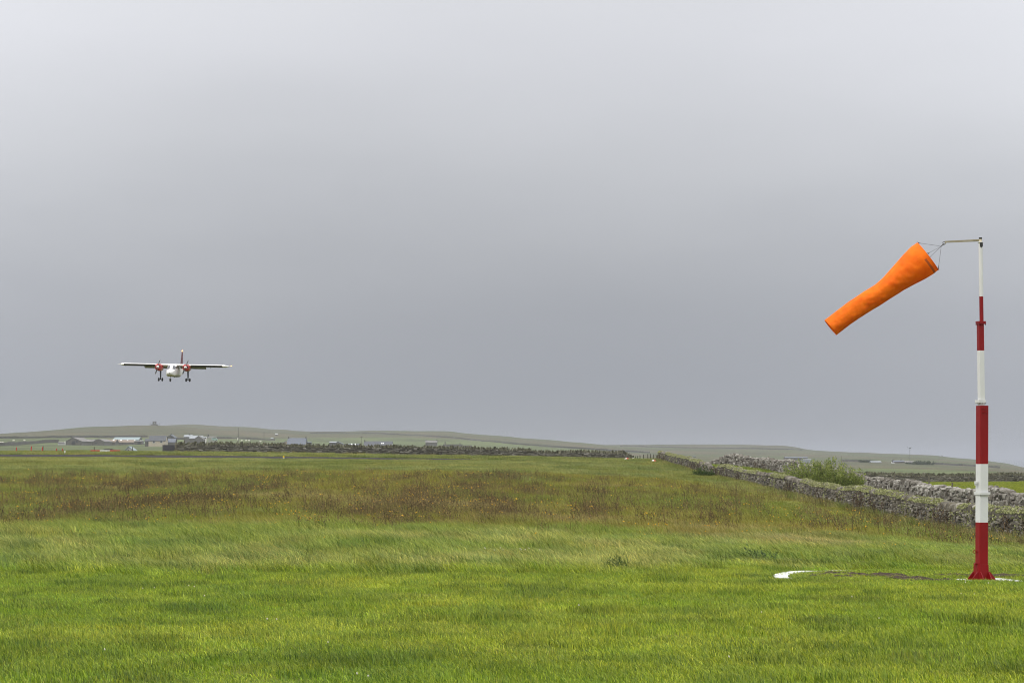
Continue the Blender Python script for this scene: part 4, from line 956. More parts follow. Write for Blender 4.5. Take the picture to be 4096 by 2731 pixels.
for s in (-1, 1):
    for a, c in ((.68, 4.05),):
        b = MB(); b.box((s * (a + c) / 2, 1.72, -.36), (c - a, .62, .05), R=rotax((1, 0, 0), -math.radians(32))); b.build('flap', under_m, plane)
    b = MB(); b.box((s * 5.3, 1.80, -.16), (2.4, .42, .04), R=rotax((1, 0, 0), -math.radians(4))); b.build('aileron', fw_m, plane)
    # engine
    ex = s * 1.80; ez = -.44
    prof = [(-1.02, .20), (-1.00, .33), (-.90, .415), (-.6, .455), (-.2, .47), (.5, .46), (1.2, .38), (1.75, .2)]
    b = MB(); rows = []
    for y, r in prof:
        rows.append([(ex + r * .97 * math.copysign(abs(math.cos(q)) ** .8, math.cos(q)), y, ez - .03 * (y > 0) + r * 1.02 * math.copysign(abs(math.sin(q)) ** .8, math.sin(q))) for q in np.linspace(0, 2 * PI, 29)[:-1]])
    b.grid(np.array(rows), True); b.add(rows[0], [tuple(range(28))]); b.add(rows[-1], [tuple(range(28))]); cowl = b.build('engine_cowling', fr_m, plane, smooth=True)
    for q in (-1, 1):
        b = MB(); K = 16; pts = [(ex + q * .235 + .105 * math.cos(2 * PI * k / K), ez + .03 + .125 * math.sin(2 * PI * k / K)) for k in range(K)]
        b.poly(pts, .05); b.v[0][:, 1] += -.99; b.build('air_intake', black_m, cowl)
    b = MB(); pr = [(-1.42, .01), (-1.38, .07), (-1.28, .13), (-1.14, .175), (-1.03, .185)]
    b.grid(np.array([[(ex + r * math.cos(q), y, ez + .02 + r * math.sin(q)) for q in np.linspace(0, 2 * PI, 21)[:-1]] for y, r in pr]), True); spin = b.build('spinner', fw_m, plane, smooth=True)
    pa = math.radians(74 if s < 0 else 69)
    for q in (0, PI):
        b = MB(); G = []
        for r, w, tw in ((.12, .07, 55), (.3, .15, 42), (.6, .17, 28), (.86, .15, 20), (.99, .11, 16), (1.02, .05, 15)):
            d = np.array([math.cos(pa + q), 0, math.sin(pa + q)]); n = np.array([-d[2], 0, d[0]]); wv = n * math.cos(math.radians(tw)) + np.array([0, 1, 0]) * math.sin(math.radians(tw)); tv = np.cross(d, wv)
            o_ = np.array([ex, -1.15, ez + .02]) + d * r
            G.append([o_ - wv * w / 2, o_ + tv * .014, o_ + wv * w / 2, o_ - tv * .014])
        b.grid(np.array(G), True, 0); b.add(G[-1], [(0, 1, 2, 3)], 0)
        bl = b.build('propeller_blade', prop_m, plane)
        b = MB(); d = np.array([math.cos(pa + q), 0, math.sin(pa + q)]); n = np.array([-d[2], 0, d[0]])
        b.add([tuple(np.array([ex, -1.165, ez + .02]) + d * r + n * w) for r, w in ((.90, -.065), (.90, .065), (.98, .055), (.98, -.055))] + [tuple(np.array([ex, -1.135, ez + .02]) + d * r + n * w) for r, w in ((.90, -.065), (.90, .065), (.98, .055), (.98, -.055))], [(0, 1, 2, 3), (7, 6, 5, 4), (0, 4, 5, 1), (1, 5, 6, 2), (2, 6, 7, 3), (3, 7, 4, 0)]); b.build('tip_band', fw_m, bl)
    # main gear: leg below the rear of the engine, two wheels on an axle
    gy = 1.0; b = MB(); b.tube([(ex + .02, gy - .15, -.55), (ex + .03, gy, -1.45), (ex + .03, gy + .02, -1.98)], [.125, .095, .07], 12); b.build('main_gear_leg', leg_m, plane, smooth=True)
    b = MB(); b.tube([(ex + .03 - .27, gy + .02, -2.02), (ex + .03 + .27, gy + .02, -2.02)], .04, 8); b.build('axle', steel_m, plane)
    for q in (-1, 1):
        wx = ex + .03 + q * .235; b = MB(); pr = [(-.085, .10), (-.095, .17), (-.08, .215), (-.03, .232), (.03, .232), (.08, .215), (.095, .17), (.085, .10)]
        b.grid(np.array([[(wx + x, gy + .02 + r * math.cos(a), -2.02 + r * math.sin(a)) for a in np.linspace(0, 2 * PI, 25)[:-1]] for x, r in pr]), True); wh = b.build('main_wheel', tyre_m, plane, smooth=True)
        b = MB(); b.tube([(wx - .075, gy + .02, -2.02), (wx + .075, gy + .02, -2.02)], .10, 14); b.build('hub', steel_m, wh)
nx, ny = .0, SY + .95
b = MB(); b.tube([(nx, ny + .15, ZF + .1), (nx, ny, ZF - .02), (nx, ny - .02, ZF - .26)], [.06, .05, .045], 10); b.box((nx - .12, ny - .02, ZF - .38), (.03, .06, .24)); b.box((nx + .12, ny - .02, ZF - .38), (.03, .06, .24)); b.box((nx, ny - .02, ZF - .26), (.27, .07, .04)); b.build('nose_gear_leg', mat('grey_gear_leg', (.3, .3, .3), rough=.4), plane)
b = MB(); pr = [(-.07, .08), (-.085, .15), (-.06, .20), (0, .215), (.06, .20), (.085, .15), (.07, .08)]
b.grid(np.array([[(nx + x, ny - .02 + r * math.cos(a), ZF - .46 + r * math.sin(a)) for a in np.linspace(0, 2 * PI, 25)[:-1]] for x, r in pr]), True); b.add([(nx - .07, ny - .02 + .08 * math.cos(a), ZF - .46 + .08 * math.sin(a)) for a in np.linspace(0, 2 * PI, 13)[:-1]], [tuple(range(12))]); b.build('nose_wheel', tyre_m, plane, smooth=True)
# tail
b = MB(); G = []
for z, y0, ch, t in ((-.2, 5.6, 2.1, .17), (.1, 5.9, 1.75, .16), (1.0, 6.25, 1.3, .12), (1.78, 6.55, .95, .085), (1.86, 6.75, .7, .05)):
    G.append([(0, y0, z), (t / 2, y0 + ch * .12, z), (t / 2, y0 + ch * .4, z), (.01, y0 + ch, z), (-.01, y0 + ch, z), (-t / 2, y0 + ch * .4, z), (-t / 2, y0 + ch * .12, z)])
b.grid(np.array(G), True); b.add(G[-1], [tuple(range(7))]); fin = b.build('tail_fin', fin_m, plane)
mk = mat('fin_marking_pink', (.28, .12, .13), rough=.5)
for z in (.35, .72, 1.2, 1.45):
    b = MB(); b.box((.088 - .018 * z, 6.05 + .28 * z + .25, z), (.012, .34, .08), R=rotax((1, 0, 0), .8)); b.build('fin_marking', mk, fin)
b = MB(); b.box((0, 6.9, -.22), (4.6, 1.1, .09), taper=(.98, .8)); b.build('tailplane', fw_m, plane, bevel=.03)
b = MB(); b.tube([(0, 6.85, 1.86), (0, 6.85, 1.93)], .05, 10); b.tube([(0, 6.85, 1.93), (0, 6.85, 2.03)], [.075, .045], 10); b.build('beacon_light', lamp('beacon_glow', (1.0, .42, .10), 5.0), plane)
for s in (-1, 1):
    b = MB(); v = ICO_V * np.array([.16, .10, .075]) + np.array([s * 6.62, .02, -.085]); b.add(v, ICO_F); b.build('landing_light', lamp('landing_light_glow', (1.0, .95, .82), 1.4), plane, smooth=True)
b = MB(); v = ICO_V * np.array([.08, .10, .06]) + np.array([7.47, .9, -.06]); b.add(v, ICO_F); b.build('navigation_light', lamp('navigation_glow', (1.0, .40, .12), 4.0), plane, smooth=True)
for x, y, l in ((-6.4, .9, .24), (6.7, .9, .26), (4.85, .6, .3)):
    b = MB(); b.tube([(x, y, -.2), (x - .05, y + .03, -.2 - l)], .018, 6); b.build('antenna', steel_m, plane)
for x, dy, h in ((.35, 2.4, .12), (.15, 3.2, .10), (.5, 3.0, .10)):
    b = MB(); b.box((x, SY + dy, ZF - .05), (.03, .2, h)); b.build('belly_antenna', steel_m, plane)
# ------------------------------------------------------------------ fences and markers near the runway
wood_m = mat('weathered_wood', (.085, .072, .05), (.13, .115, .085), scale=6, rough=.9, bump=.4, stretch=(3, 3, .5))
wood2_m = mat('dark_fence_wood', (.035, .032, .024), (.06, .055, .04), scale=6, rough=.9, stretch=(3, 3, .5))
fwire_m = mat('fence_wire', (.045, .043, .042), (.07, .065, .06), scale=5, rough=.6, metal=.2)
def fence(name, label, posts, hs, wires, pm, r=.055, wr=.006, wfrac=(.95, .68, .4), cat='fence'):
    root = empty(name, (0, 0, 0), label, cat); tops = []
    for (x, y), h in zip(posts, hs):
        z = gz(x, y); lx = RNG.normal(0, .02); b = MB(); b.tube([(x, y, z - .3), (x + lx * .5, y, z + h * .5), (x + lx, y, z + h)], [r, r * .97, r * .92], 9); b.build('post', pm, root); tops.append((x + lx, y, z, h))
    for f in wires:
        b = MB()
        for a, c in zip(tops[:-1], tops[1:]):
            pa = Vector((a[0], a[1] - r, a[2] + min(a[3], hs[0] if len(hs) == 1 else a[3]) * f)); pc = Vector((c[0], c[1] - r, c[2] + c[3] * f)); b.tube([pa, (pa + pc) / 2 - Vector((0, 0, .015)), pc], wr, 4, caps=False)
        b.build('wire', fwire_m, root)
    return root
pp = []
hh = []
for px, Y, top in ((-160, 292, 1781), (-30, 292, 1782), (172, 291, 1783.5), (377, 291, 1786.5), (530, 291, 1786.5), (655, 270, 1786.5)):
    p = at(px, top, Y); pp.append((p.x, Y)); hh.append(max(.6, p.z - gz(p.x, Y)))
fence('wire_fence', 'wire fence on dark wooden posts left of the flagstone wall', pp, hh, (.97, .78, .58), wood2_m, .055, .007)
p = at(703, 1776, 250.3); tag((lambda b: (b.tube([(p.x, 250.3, gz(p.x, 250.3) - .3), (p.x + .01, 250.3, p.z)], [.085, .08], 12), b.build('strainer_post', wood_m))[1])(MB()), 'thick wooden post at the left end of the flagstone wall', 'post')
# ribbed sheet panel closing the gap beside it
pa, pc = at(651, 1780, 251.5), at(699, 1780, 251.5); pz = gz(pa.x, 251.5); ht = pa.z - pz
gate = empty('ribbed_gate', (pa.x, 251.5, pz), 'grey ribbed sheet metal gate beside the end of the flagstone wall', 'gate')
rib_m = mat('ribbed_sheet', (.105, .105, .12), (.15, .15, .165), scale=4, rough=.55, metal=.3)
b = MB(); nr = 15; wd = pc.x - pa.x
prof = []
for k in range(nr * 2 + 1): prof.append((0.0 if k % 2 else -.045, ht * k / (nr * 2)))
b.grid(np.array([[(.03, y, z) for y, z in prof], [(wd - .03, y, z) for y, z in prof]])); b.box((wd / 2, .03, ht / 2), (wd - .08, .02, ht - .02)); b.build('ribbed_panel', rib_m, gate)
b = MB(); [b.box((x, 0, ht / 2), (.05, .06, ht + .05)) for x in (0, wd)]; b.box((wd / 2, 0, ht + .02), (wd, .06, .05)); b.build('frame', mat('grey_gate_frame', (.10, .10, .10), rough=.6), gate)
# red marker posts
mred = mat('red_marker_paint', (.50, .015, .012), (.38, .014, .012), scale=5, rough=.5)
mwhite = mat('white_marker_paint', (.66, .66, .64), (.6, .6, .57), scale=5, rough=.5)
myel = mat('yellow_marker_paint', (.80, .56, .01), (.7, .45, .01), scale=5, rough=.5)
lab = ['red marker post farthest left on the grass rim', 'tallest red marker post, second from the left on the rim', 'red marker post beside the dark fence post on the rim', 'red marker post, left one of the close right pair', 'red marker post just above the white runway post']
for (px, t_, bt, ln), lb in zip(((65, 1788, 1804, .03), (124, 1784, 1802, .045), (168, 1787, 1800, .05), (226, 1793, 1806, .0), (250, 1793, 1806, .02)), lab):
    Y = 246.0; p = at(px, t_, Y); z = gz(p.x, Y); h = max(.35, p.z - z); root = empty('marker_post', (p.x, Y, z), lb, 'marker post', 'red marker posts on the grass rim')
    b = MB(); b.box((0, 0, h / 2), (.115, .06, h + .0), taper=(.95, .95)); o = b.build('board', mred, root, bevel=.01); b = MB(); b.tube([(0, .05, -.2), (0, .05, h * .8)], .02, 6); b.build('stake', wood2_m, root); root.rotation_euler = (0, ln * 2, 0)
def stub(px, t_, bt, Y, w, label, topm, bodym, frac, name='marker_stub'):
    p = at(px, t_, Y); q = at(px, bt, Y); z = min(q.z, gz(p.x, Y)); h = p.z - z; root = empty(name, (p.x, Y, z), label, 'marker post')
    b = MB(); b.tube([(0, 0, -.1), (0, 0, h * (1 - frac))], w / 2, 14); b.build('body', bodym, root, smooth=False)
    b = MB(); b.tube([(0, 0, h * (1 - frac)), (0, 0, h)], [w / 2 * 1.02, w / 2 * .96], 14); b.build('cap', topm, root)
stub(259.5, 1801.5, 1817, 224.2, .145, 'white marker post standing on the edge of the runway', mwhite, mwhite, .12)
stub(1134.5, 1823, 1834.5, 205.0, .165, 'small white marker post with a yellow top by the runway', myel, mwhite, .5)
# red and white board lying on the rim
pa, pc = at(362, 1802, 247), at(481, 1802, 247); root = empty('marker_board', (pa.x, 247, gz(pa.x, 247)), 'long low red and white striped board on the grass rim', 'marker board')
for a, c, m, nm in ((0, .315, mred, 'red_panel'), (.315, .65, mwhite, 'white_panel'), (.65, 1, mred, 'red_panel')):
    x0 = a * (pc.x - pa.x) + .005; x1 = c * (pc.x - pa.x) - .005; zt = at(420, 1801.2, 247).z - gz(pa.x, 247); b = MB(); b.box(((x0 + x1) / 2, 0, zt / 2 + .05), (x1 - x0, .08, zt)); b.build(nm, m, root, bevel=.01)
# two orange and white wedge markers near the corner of the field
mor = mat('orange_marker_paint', (.50, .06, .02), (.40, .05, .02), scale=5, rough=.5)
for px, t_, Y, f, lb in ((2506, 1838, 222, 1, 'orange and white wedge marker near the end of the dark wall'), (2616.5, 1837, 212, -1, 'orange and white wedge marker below the short fence')):
    p = at(px, t_, Y); z = gz(p.x, Y); h = max(.4, p.z - z); root = empty('wedge_marker', (p.x, Y, z), lb, 'marker')
    def prism(x0, x1, w0, w1, m, nm):
        b = MB(); b.add([(x0, -w0, 0), (x0, w0, 0), (x0, 0, h * w0 / .3), (x1, -w1, 0), (x1, w1, 0), (x1, 0, h * w1 / .3)], [(0, 1, 2), (5, 4, 3), (0, 3, 4, 1), (1, 4, 5, 2), (2, 5, 3, 0)]); b.build(nm, m, root)
    prism(-.24 * f, .0 * f, .16, .26, mwhite if f > 0 else mor, 'side_panel'); prism(.005 * f, .24 * f, .26, .22, mor if f > 0 else mwhite, 'side_panel')
# short row of posts closing the corner
pl = []; hl = []
for px, t_ in ((2541, 1824), (2550, 1823), (2560, 1820), (2574.5, 1817), (2591, 1815), (2602, 1815), (2614.5, 1816), (2629, 1818)):
    p = at(px, t_, 240); pl.append((p.x, 240)); hl.append(max(.5, p.z - gz(p.x, 240)))
fence('post_fence', 'short row of dark posts between the two stone walls', pl, hl, (.9, .6, .3), wood2_m, .05, .006)
p = at(2533, 1822, 238.5); z = gz(p.x, 238.5); root = empty('gate_post', (p.x, 238.5, z), 'thick dark post with a white painted lower half', 'post')
b = MB(); h = p.z - z; b.tube([(0, 0, h * .62), (0, 0, h)], .10, 12); b.build('bare_top', wood2_m, root); b = MB(); b.tube([(0, 0, -.2), (0, 0, h * .62)], .102, 12); b.build('painted_half', mwhite, root)
for px, t_, w, m, lb in ((2636.5, 1818, .10, mred, 'thin red post beside the end of the lichen wall'), (2645, 1811.5, .20, wood_m, 'thick grey post at the far end of the lichen wall')):
    p = at(px, t_, 231); z = gz(p.x, 231); b = MB(); b.tube([(p.x, 231, z - .2), (p.x, 231, p.z)], [w / 2, w / 2 * .95], 12); tag(b.build('end_post', m), lb, 'post')
# fences in the field on the right
pl = []; hl = []
for px, t_, Y in ((3661, 1913, 205), (3716, 1906, 196), (3807, 1929, 178), (3990, 1961, 139), (4200, 1990, 118)):
    p = at(px, t_, Y); pl.append((p.x, Y)); hl.append(max(.8, min(1.5, p.z - gz(p.x, Y))))
fence('wire_fence', 'wire fence with wooden posts just behind the grey rubble wall', pl, hl, (.9, .65, .4), wood_m, .075, .005)
pl = []; hl = []
for px, t_ in ((3420, 1872), (3578, 1886), (3716, 1897), (3875, 1905), (4024, 1917), (4180, 1925)):
    Y = 258; p = at(px, t_, Y); pl.append((p.x, Y)); hl.append(max(.8, min(1.5, p.z - gz(p.x, Y))))
fence('wire_fence', 'thin post and wire fence in front of the distant right wall', pl, hl, (.9, .5), wood_m, .06, .005)

# ------------------------------------------------------------------ village and farms
stone_d = mat('dark_farm_stone', (.085, .083, .075), (.135, .13, .115), scale=1.2, rough=.9, coords='World')
stone_p = mat('pale_harling', (.42, .37, .29), (.36, .32, .255), scale=.8, rough=.9, coords='World')
harl_w = mat('white_harling', (.68, .67, .63), (.58, .57, .53), scale=.8, rough=.9, coords='World')
slate = mat('slate_roof', (.050, .055, .066), (.075, .08, .09), scale=.9, rough=.7, coords='World', stretch=(1, 1, 4))
slate_b = mat('blue_slate_roof', (.085, .098, .125), (.115, .128, .155), scale=.9, rough=.7, coords='World', stretch=(1, 1, 4))
roof_br = mat('brown_sheet_roof', (.165, .125, .095), (.225, .18, .14), scale=.6, rough=.8, coords='World')
roof_gy = mat('grey_sheet_roof', (.11, .105, .10), (.19, .18, .17), scale=.5, rough=.7, coords='World')
roof_bl = mat('pale_blue_sheet_roof', (.19, .25, .265), (.22, .28, .29), scale=.4, rough=.6, coords='World')
roof_lt = mat('pale_sheet_roof', (.26, .28, .305), (.21, .23, .25), scale=.5, rough=.5, coords='World')
dark_m = mat('dark_opening', (.03, .03, .032), (.045, .045, .05), rough=.5)
pane_m = mat('window_pane', (.06, .065, .075), (.09, .095, .105), rough=.15)
frame_m = mat('white_window_frame', (.75, .75, .73), rough=.6)
sky_m = mat('clear_roof_sheet', (.72, .73, .72), (.66, .67, .66), rough=.5)
def house(name, label, cat, pl, pr, ridge, eave, base, Y=None, gable=False, wm=stone_d, rm=slate, dep=6.0, rpx=None, wins=(), doors=(), chim=(), lights=(), hide=False, group=None, yaw=0.0):
    mid = (pl + pr) / 2
    if Y is None: P0 = hit(mid, base); Y = P0.y
    k = Y / F; z0 = at(mid, base, Y).z; x0 = at(mid, base, Y).x
    zg = min(z0, gz(x0, Y)); W_ = (pr - pl) * k; he = (base - eave) * k; hr_ = (base - ridge) * k; sink = z0 - zg + 1.2
    root = empty(name, (x0, Y, z0), label, cat, group, yaw)
    X = lambda px: (px - mid) * k
    Z = lambda py: (base - py) * k
    ov = .18
    b = MB(); hw = W_ / 2
    if not gable:
        if rm is None: b.box((0, dep / 2, (he - sink) / 2), (W_, dep, he + sink))
        else:
            pts = [(0, -sink), (dep, -sink), (dep, he), (dep / 2, hr_ - .06), (0, he)]
            b.add([(-hw, y, z) for y, z in pts] + [(hw, y, z) for y, z in pts], [(0, 1, 2, 3, 4), (9, 8, 7, 6, 5)] + [(i, i + 5, (i + 1) % 5 + 5, (i + 1) % 5) for i in range(5)])
        b.build('wall', wm, root)
        if rm is not None:
            sl = (hr_ - he) / (dep / 2); t = .14
            pts = [(-ov, he - sl * ov), (dep / 2, hr_), (dep + ov, he - sl * ov), (dep + ov, he - sl * ov + t), (dep / 2, hr_ + t), (-ov, he - sl * ov + t)]
            b = MB(); b.add([(-hw - ov, y, z) for y, z in pts] + [(hw + ov, y, z) for y, z in pts], [(0, 1, 4, 5), (1, 2, 3, 4), (11, 10, 7, 6), (10, 9, 8, 7)] + [(i, i + 6, (i + 1) % 6 + 6, (i + 1) % 6) for i in range(6)])
            roof = b.build('roof', rm, root)
    else:
        rx = X(rpx) if rpx else 0.0
        pts = [(-hw, -sink), (hw, -sink), (hw, he), (rx, hr_ - .06), (-hw, he)]
        b.add([(x, 0, z) for x, z in pts] + [(x, dep, z) for x, z in pts], [(0, 1, 2, 3, 4), (9, 8, 7, 6, 5)] + [(i, i + 5, (i + 1) % 5 + 5, (i + 1) % 5) for i in range(5)]); b.build('wall', wm, root)
        sl1 = (hr_ - he) / (hw + rx); sl2 = (hr_ - he) / (hw - rx); t = .16
        pts = [(-hw - ov, he - sl1 * ov), (rx, hr_), (hw + ov, he - sl2 * ov), (hw + ov, he - sl2 * ov + t), (rx, hr_ + t), (-hw - ov, he - sl1 * ov + t)]
        b = MB(); b.add([(x, -ov, z) for x, z in pts] + [(x, dep + ov, z) for x, z in pts], [(0, 1, 4, 5), (1, 2, 3, 4), (11, 10, 7, 6), (10, 9, 8, 7)] + [(i, i + 6, (i + 1) % 6 + 6, (i + 1) % 6) for i in range(6)]); roof = b.build('roof', rm, root)
    for a, c, t_, bt in wins:
        b = MB(); w, h = (c - a) * k, (bt - t_) * k; b.box((X((a + c) / 2), -.02, Z((t_ + bt) / 2)), (w, .08, h)); wn = b.build('window', frame_m, root)
        b = MB(); b.box((X((a + c) / 2), -.07, Z((t_ + bt) / 2)), (w * .84, .03, h * .86)); b.build('pane', pane_m, wn)
    for a, c, t_, bt in doors:
        b = MB(); b.box((X((a + c) / 2), -.02, Z((t_ + bt) / 2)), ((c - a) * k, .08, (bt - t_) * k)); b.build('door', dark_m, root)
    for a, c, t_, bt in chim:
        b = MB(); yc = dep / 2 if not gable else dep * .5; b.box((X((a + c) / 2), yc, Z((t_ + bt) / 2) - .3), ((c - a) * k, .8, (bt - t_) * k + .8)); b.box((X((a + c) / 2), yc, Z(t_) + .12), ((c - a) * k * 1.2, .95, .12)); b.build('chimney', stone_d, roof if rm is not None else root)
    for a, c, t_, bt in lights:
        zc = Z((t_ + bt) / 2); yy = (zc - he) / max(.1, (hr_ - he)) * dep / 2; ang = math.atan2(hr_ - he, dep / 2); b = MB()
        b.box((X((a + c) / 2), yy, zc + .20), ((c - a) * k, (bt - t_) * k / max(.3, math.sin(ang)), .05), R=rotax((1, 0, 0), ang)); b.build('skylight', sky_m, roof)
    return root
def c2(x): return x / 2.868
L = lambda *a: a
house('barn', 'big dark barn with a wide gable at the left of the village', 'barn', 263, 326, 1749.5, 1765, 1787, 1050, True, stone_d, roof_gy, 26, rpx=291, doors=[(287, 301, 1764, 1786), (305, 310, 1761, 1770)])
house('lean_to', 'pale grey sheet lean-to against the left side of the big barn', 'shed', 231, 261, 1768, 1771, 1787, 1051, False, mat('pale_grey_sheet', (.32, .32, .33), (.38, .38, .39), scale=.5, rough=.7, coords='World'), roof_gy, 5)
p = at(260, 1786, 1045); b = MB(); b.tube([(p.x, 1045, p.z - 1.5), (p.x, 1045, at(260, 1764, 1045).z)], .22, 8); tag(b.build('pale_pole', sky_m), 'pale upright pole at the corner of the big barn', 'pole')
house('barn', 'stone barn with a mottled grey roof right of the big barn', 'barn', 371, 417, 1755.5, 1766, 1783, 1080, True, stone_d, roof_gy, 22, rpx=396, doors=[(380, 390, 1769, 1772)])
house('shed', 'low shed with patchy grey roof between the two barns', 'shed', 344, 374, 1757, 1767, 1782, 1092, False, stone_d, roof_gy, 8)
house('shed', 'long brown roofed shed with two white skylights', 'shed', 407, 461, 1757, 1767.5, 1780, 1105, False, stone_d, roof_br, 9, lights=[(415, 421, 1758.5, 1762.5), (446.5, 453, 1758.5, 1762.5)])
house('long_shed', 'long shed under a pale blue green metal roof', 'shed', 451, 553, 1748.5, 1760, 1776, 1170, False, stone_d, roof_bl, 14)
house('shed', 'short brown roofed shed left of the row', 'shed', 462.5, 486, 1759, 1768.5, 1779, 1118, False, stone_d, roof_br, 8, lights=[(476, 483, 1760, 1763)])
house('shed', 'brown roofed shed with a small white skylight in the row', 'shed', 487, 535, 1759, 1768.5, 1779, 1118, False, stone_d, roof_br, 8, lights=[(504, 508, 1760.5, 1763), (536 - 3, 540 - 3, 1760.5, 1763)])
house('shed', 'small flat shed with a dark doorway before the cottage', 'shed', 537, 567, 1763, 1765, 1777, 1100, False, stone_d, roof_gy, 6, doors=[(550, 562, 1767, 1777)])
house('cottage', 'cream cottage with a big dark slate roof', 'house', 594, 661, 1743, 1763, 1778, 1000, False, stone_p, slate, 7.5, wins=[(610, 620, 1763.5, 1772), (640, 650.5, 1763.5, 1771)], chim=())
house('annexe', 'dark slate roofed wing on the left end of the cream cottage', 'house', 579, 592, 1754, 1764, 1778, 1003, False, stone_d, slate, 5, doors=[(587, 590, 1764, 1772)])
house('stone_house', 'tall gabled stone house right behind the cream cottage', 'house', 665, 698, 1738.5, 1750, 1770, 1110, True, stone_d, slate_b, 9, rpx=682, doors=[(682, 692, 1745, 1752)], chim=[(677, 682, 1736, 1741)])
house('outbuilding', 'blue grey slate outbuilding joined to the right of the cottage', 'shed', 661.5, 699.5, 1754, 1768, 1778, 1010, False, stone_d, slate_b, 6)
house('bungalow', 'pale roofed bungalow with a chimney on the village rise', 'house', 735, 766, 1739, 1747, 1759, 1260, False, stone_d, roof_lt, 8, chim=[(751, 757, 1736, 1741)])
house('bungalow', 'gabled bungalow with a shiny pale roof', 'house', 757, 807, 1742, 1753, 1760, 1240, False, stone_d, roof_lt, 9)
house('stone_house', 'small gabled grey house end right of the pale roofs', 'house', 776, 812, 1743, 1756, 1761, 1225, True, stone_d, roof_gy, 8)
house('conservatory', 'small white conservatory with large panes', 'house', 812, 825, 1746, 1749, 1758, 1240, False, harl_w, roof_lt, 4, wins=[(814, 818.5, 1748.5, 1754), (819.5, 824, 1748.5, 1754)])
house('stone_house', 'green grey house with one white framed window', 'house', 832, 861, 1745, 1748.5, 1761, 1235, False, mat('green_grey_harling', (.24, .25, .20), (.28, .29, .24), rough=.9), roof_gy, 7, wins=[(846, 853.5, 1750, 1757)], chim=[(827, 833, 1737, 1746)])
house('slate_house', 'wide house with a plain blue slate roof behind the wall', 'house', 1149, 1222, 1752, 1776, 1786, 900, False, stone_d, slate_b, 8, chim=[(1149, 1152.5, 1748, 1753), (1218, 1221.5, 1748, 1753)])
house('lean_to', 'pale gabled lean-to on the left of the blue slate house', 'shed', 1127, 1148, 1763, 1773, 1786, 905, True, stone_p, roof_lt, 6, rpx=1146)
house('shed', 'low dark shed on the right of the blue slate house', 'shed', 1223, 1243, 1768, 1770, 1786, 905, False, stone_d, slate_b, 5)
house('barn', 'low hazy barn with a pale roof behind the long wall', 'barn', 1317, 1351, 1765.5, 1770, 1790, 960, False, stone_d, roof_lt, 9)
house('barn', 'low gabled barn end beside the hazy barn', 'barn', 1335, 1372, 1766, 1776, 1790, 950, True, stone_d, slate_b, 9, rpx=1351)
house('shed', 'low shed with white strips in its blue roof', 'shed', 1380, 1436, 1774, 1784, 1792, 850, False, stone_d, slate_b, 7, lights=[(1386, 1391, 1775, 1781), (1402, 1407, 1775, 1781), (1417, 1421, 1775, 1781)])
house('slate_house', 'long dark slate house with two white skylights', 'house', 1456, 1567, 1765, 1782, 1795, 830, False, harl_w, slate, 8, lights=[(1524, 1528.5, 1772, 1776.5), (1530, 1534, 1772, 1776.5)], chim=[(1454.5, 1458, 1761, 1766)])
house('ruined_house', 'hazy grey house with a tall chimney at each end', 'house', 1702, 1748, 1762, 1769, 1780, 1350, False, stone_d, roof_gy, 6, chim=[(1702, 1705, 1758, 1763), (1745, 1748, 1758, 1763)])
house('ruined_house', 'low roofless stone ruin with two stub chimneys', 'ruin', 1772, 1850, 1775, 1776, 1786, 1330, False, stone_d, None, 5, chim=[(1778, 1782, 1767, 1775), (1838, 1841, 1770, 1776)])
house('ruined_wall', 'low grey ruined walls right of the stub chimneys', 'ruin', 1852, 1888, 1780, 1781, 1788, 1310, False, stone_d, None, 4)
house('hut', 'small pale gabled hut just below the grass rim', 'hut', 495, 538, 1787, 1806, 1813, 430, True, mat('pale_grey_harling', (.36, .37, .37), (.42, .42, .42), rough=.9), mat('blue_grey_sheet_roof', (.20, .25, .27), (.25, .30, .32), rough=.7), 4, rpx=514, doors=[(511, 516.5, 1799, 1804)])
tr_ = at(434, 1806, 340); root = empty('water_trough', (tr_.x, 340, gz(tr_.x, 340)), 'grey box shaped trough behind the red and white board', 'trough'); hz_ = at(434, 1795.5, 340).z - gz(tr_.x, 340)
b = MB(); b.box((0, 0, hz_ / 2), (1.45, .8, hz_)); b.build('tank', roof_gy, root, bevel=.03); b = MB(); b.box((0, 0, hz_ + .02), (1.55, .9, .05)); b.build('rim', dark_m, root)
house('long_shed', 'distant long blue roofed shed left of the willow bush', 'shed', 3142, 3231, 1827, 1831, 1838, 1500, False, stone_d, slate_b, 10)
house('shed', 'long white sheeted tunnel beside the distant blue shed', 'shed', 3210, 3246, 1836.5, 1839, 1843, 1420, False, roof_lt, roof_lt, 6)
house('shed', 'small hazy shed with a pale roof on the right hillside', 'shed', 3485, 3526, 1844, 1848, 1854, 1480, False, slate_b, roof_lt, 8)
house('farmhouse', 'hazy dark farmhouse below the wind turbine', 'house', 3574, 3620, 1841, 1846, 1853, 1480, False, stone_d, slate_b, 7, chim=[(3574, 3578, 1837, 1842), (3606, 3609, 1837, 1842)])
house('farmhouse', 'hazy stone steading right of the turbine mast', 'barn', 3621, 3657, 1843.5, 1848, 1853, 1475, False, stone_d, roof_gy, 7)
# hazy shrubs round the farm
leaf_f = leafmat('farm_scrub_leaves', cols=[(.025, .04, .014), (.04, .058, .02), (.06, .08, .03)], trans=.2)
for px, Y, rx, h, lb in ((3470, 1490, 7.5, 2.2, 'dark scrub mound left of the hillside shed'), (3688, 1440, 6.5, 3.2, 'dark garden bushes nearest the farm steading'), (3712, 1430, 7.0, 2.9, 'dark garden bushes at the right end of the farm'), (3670, 1400, 8.5, 1.7, 'low dark scrub in front of the farm')):
    bush('farm_bush', lb, 'bush', ground_pt(px, Y), rx, 3.5, h, 46, 40, .75, .5, leaf_f, -.1, int(px))
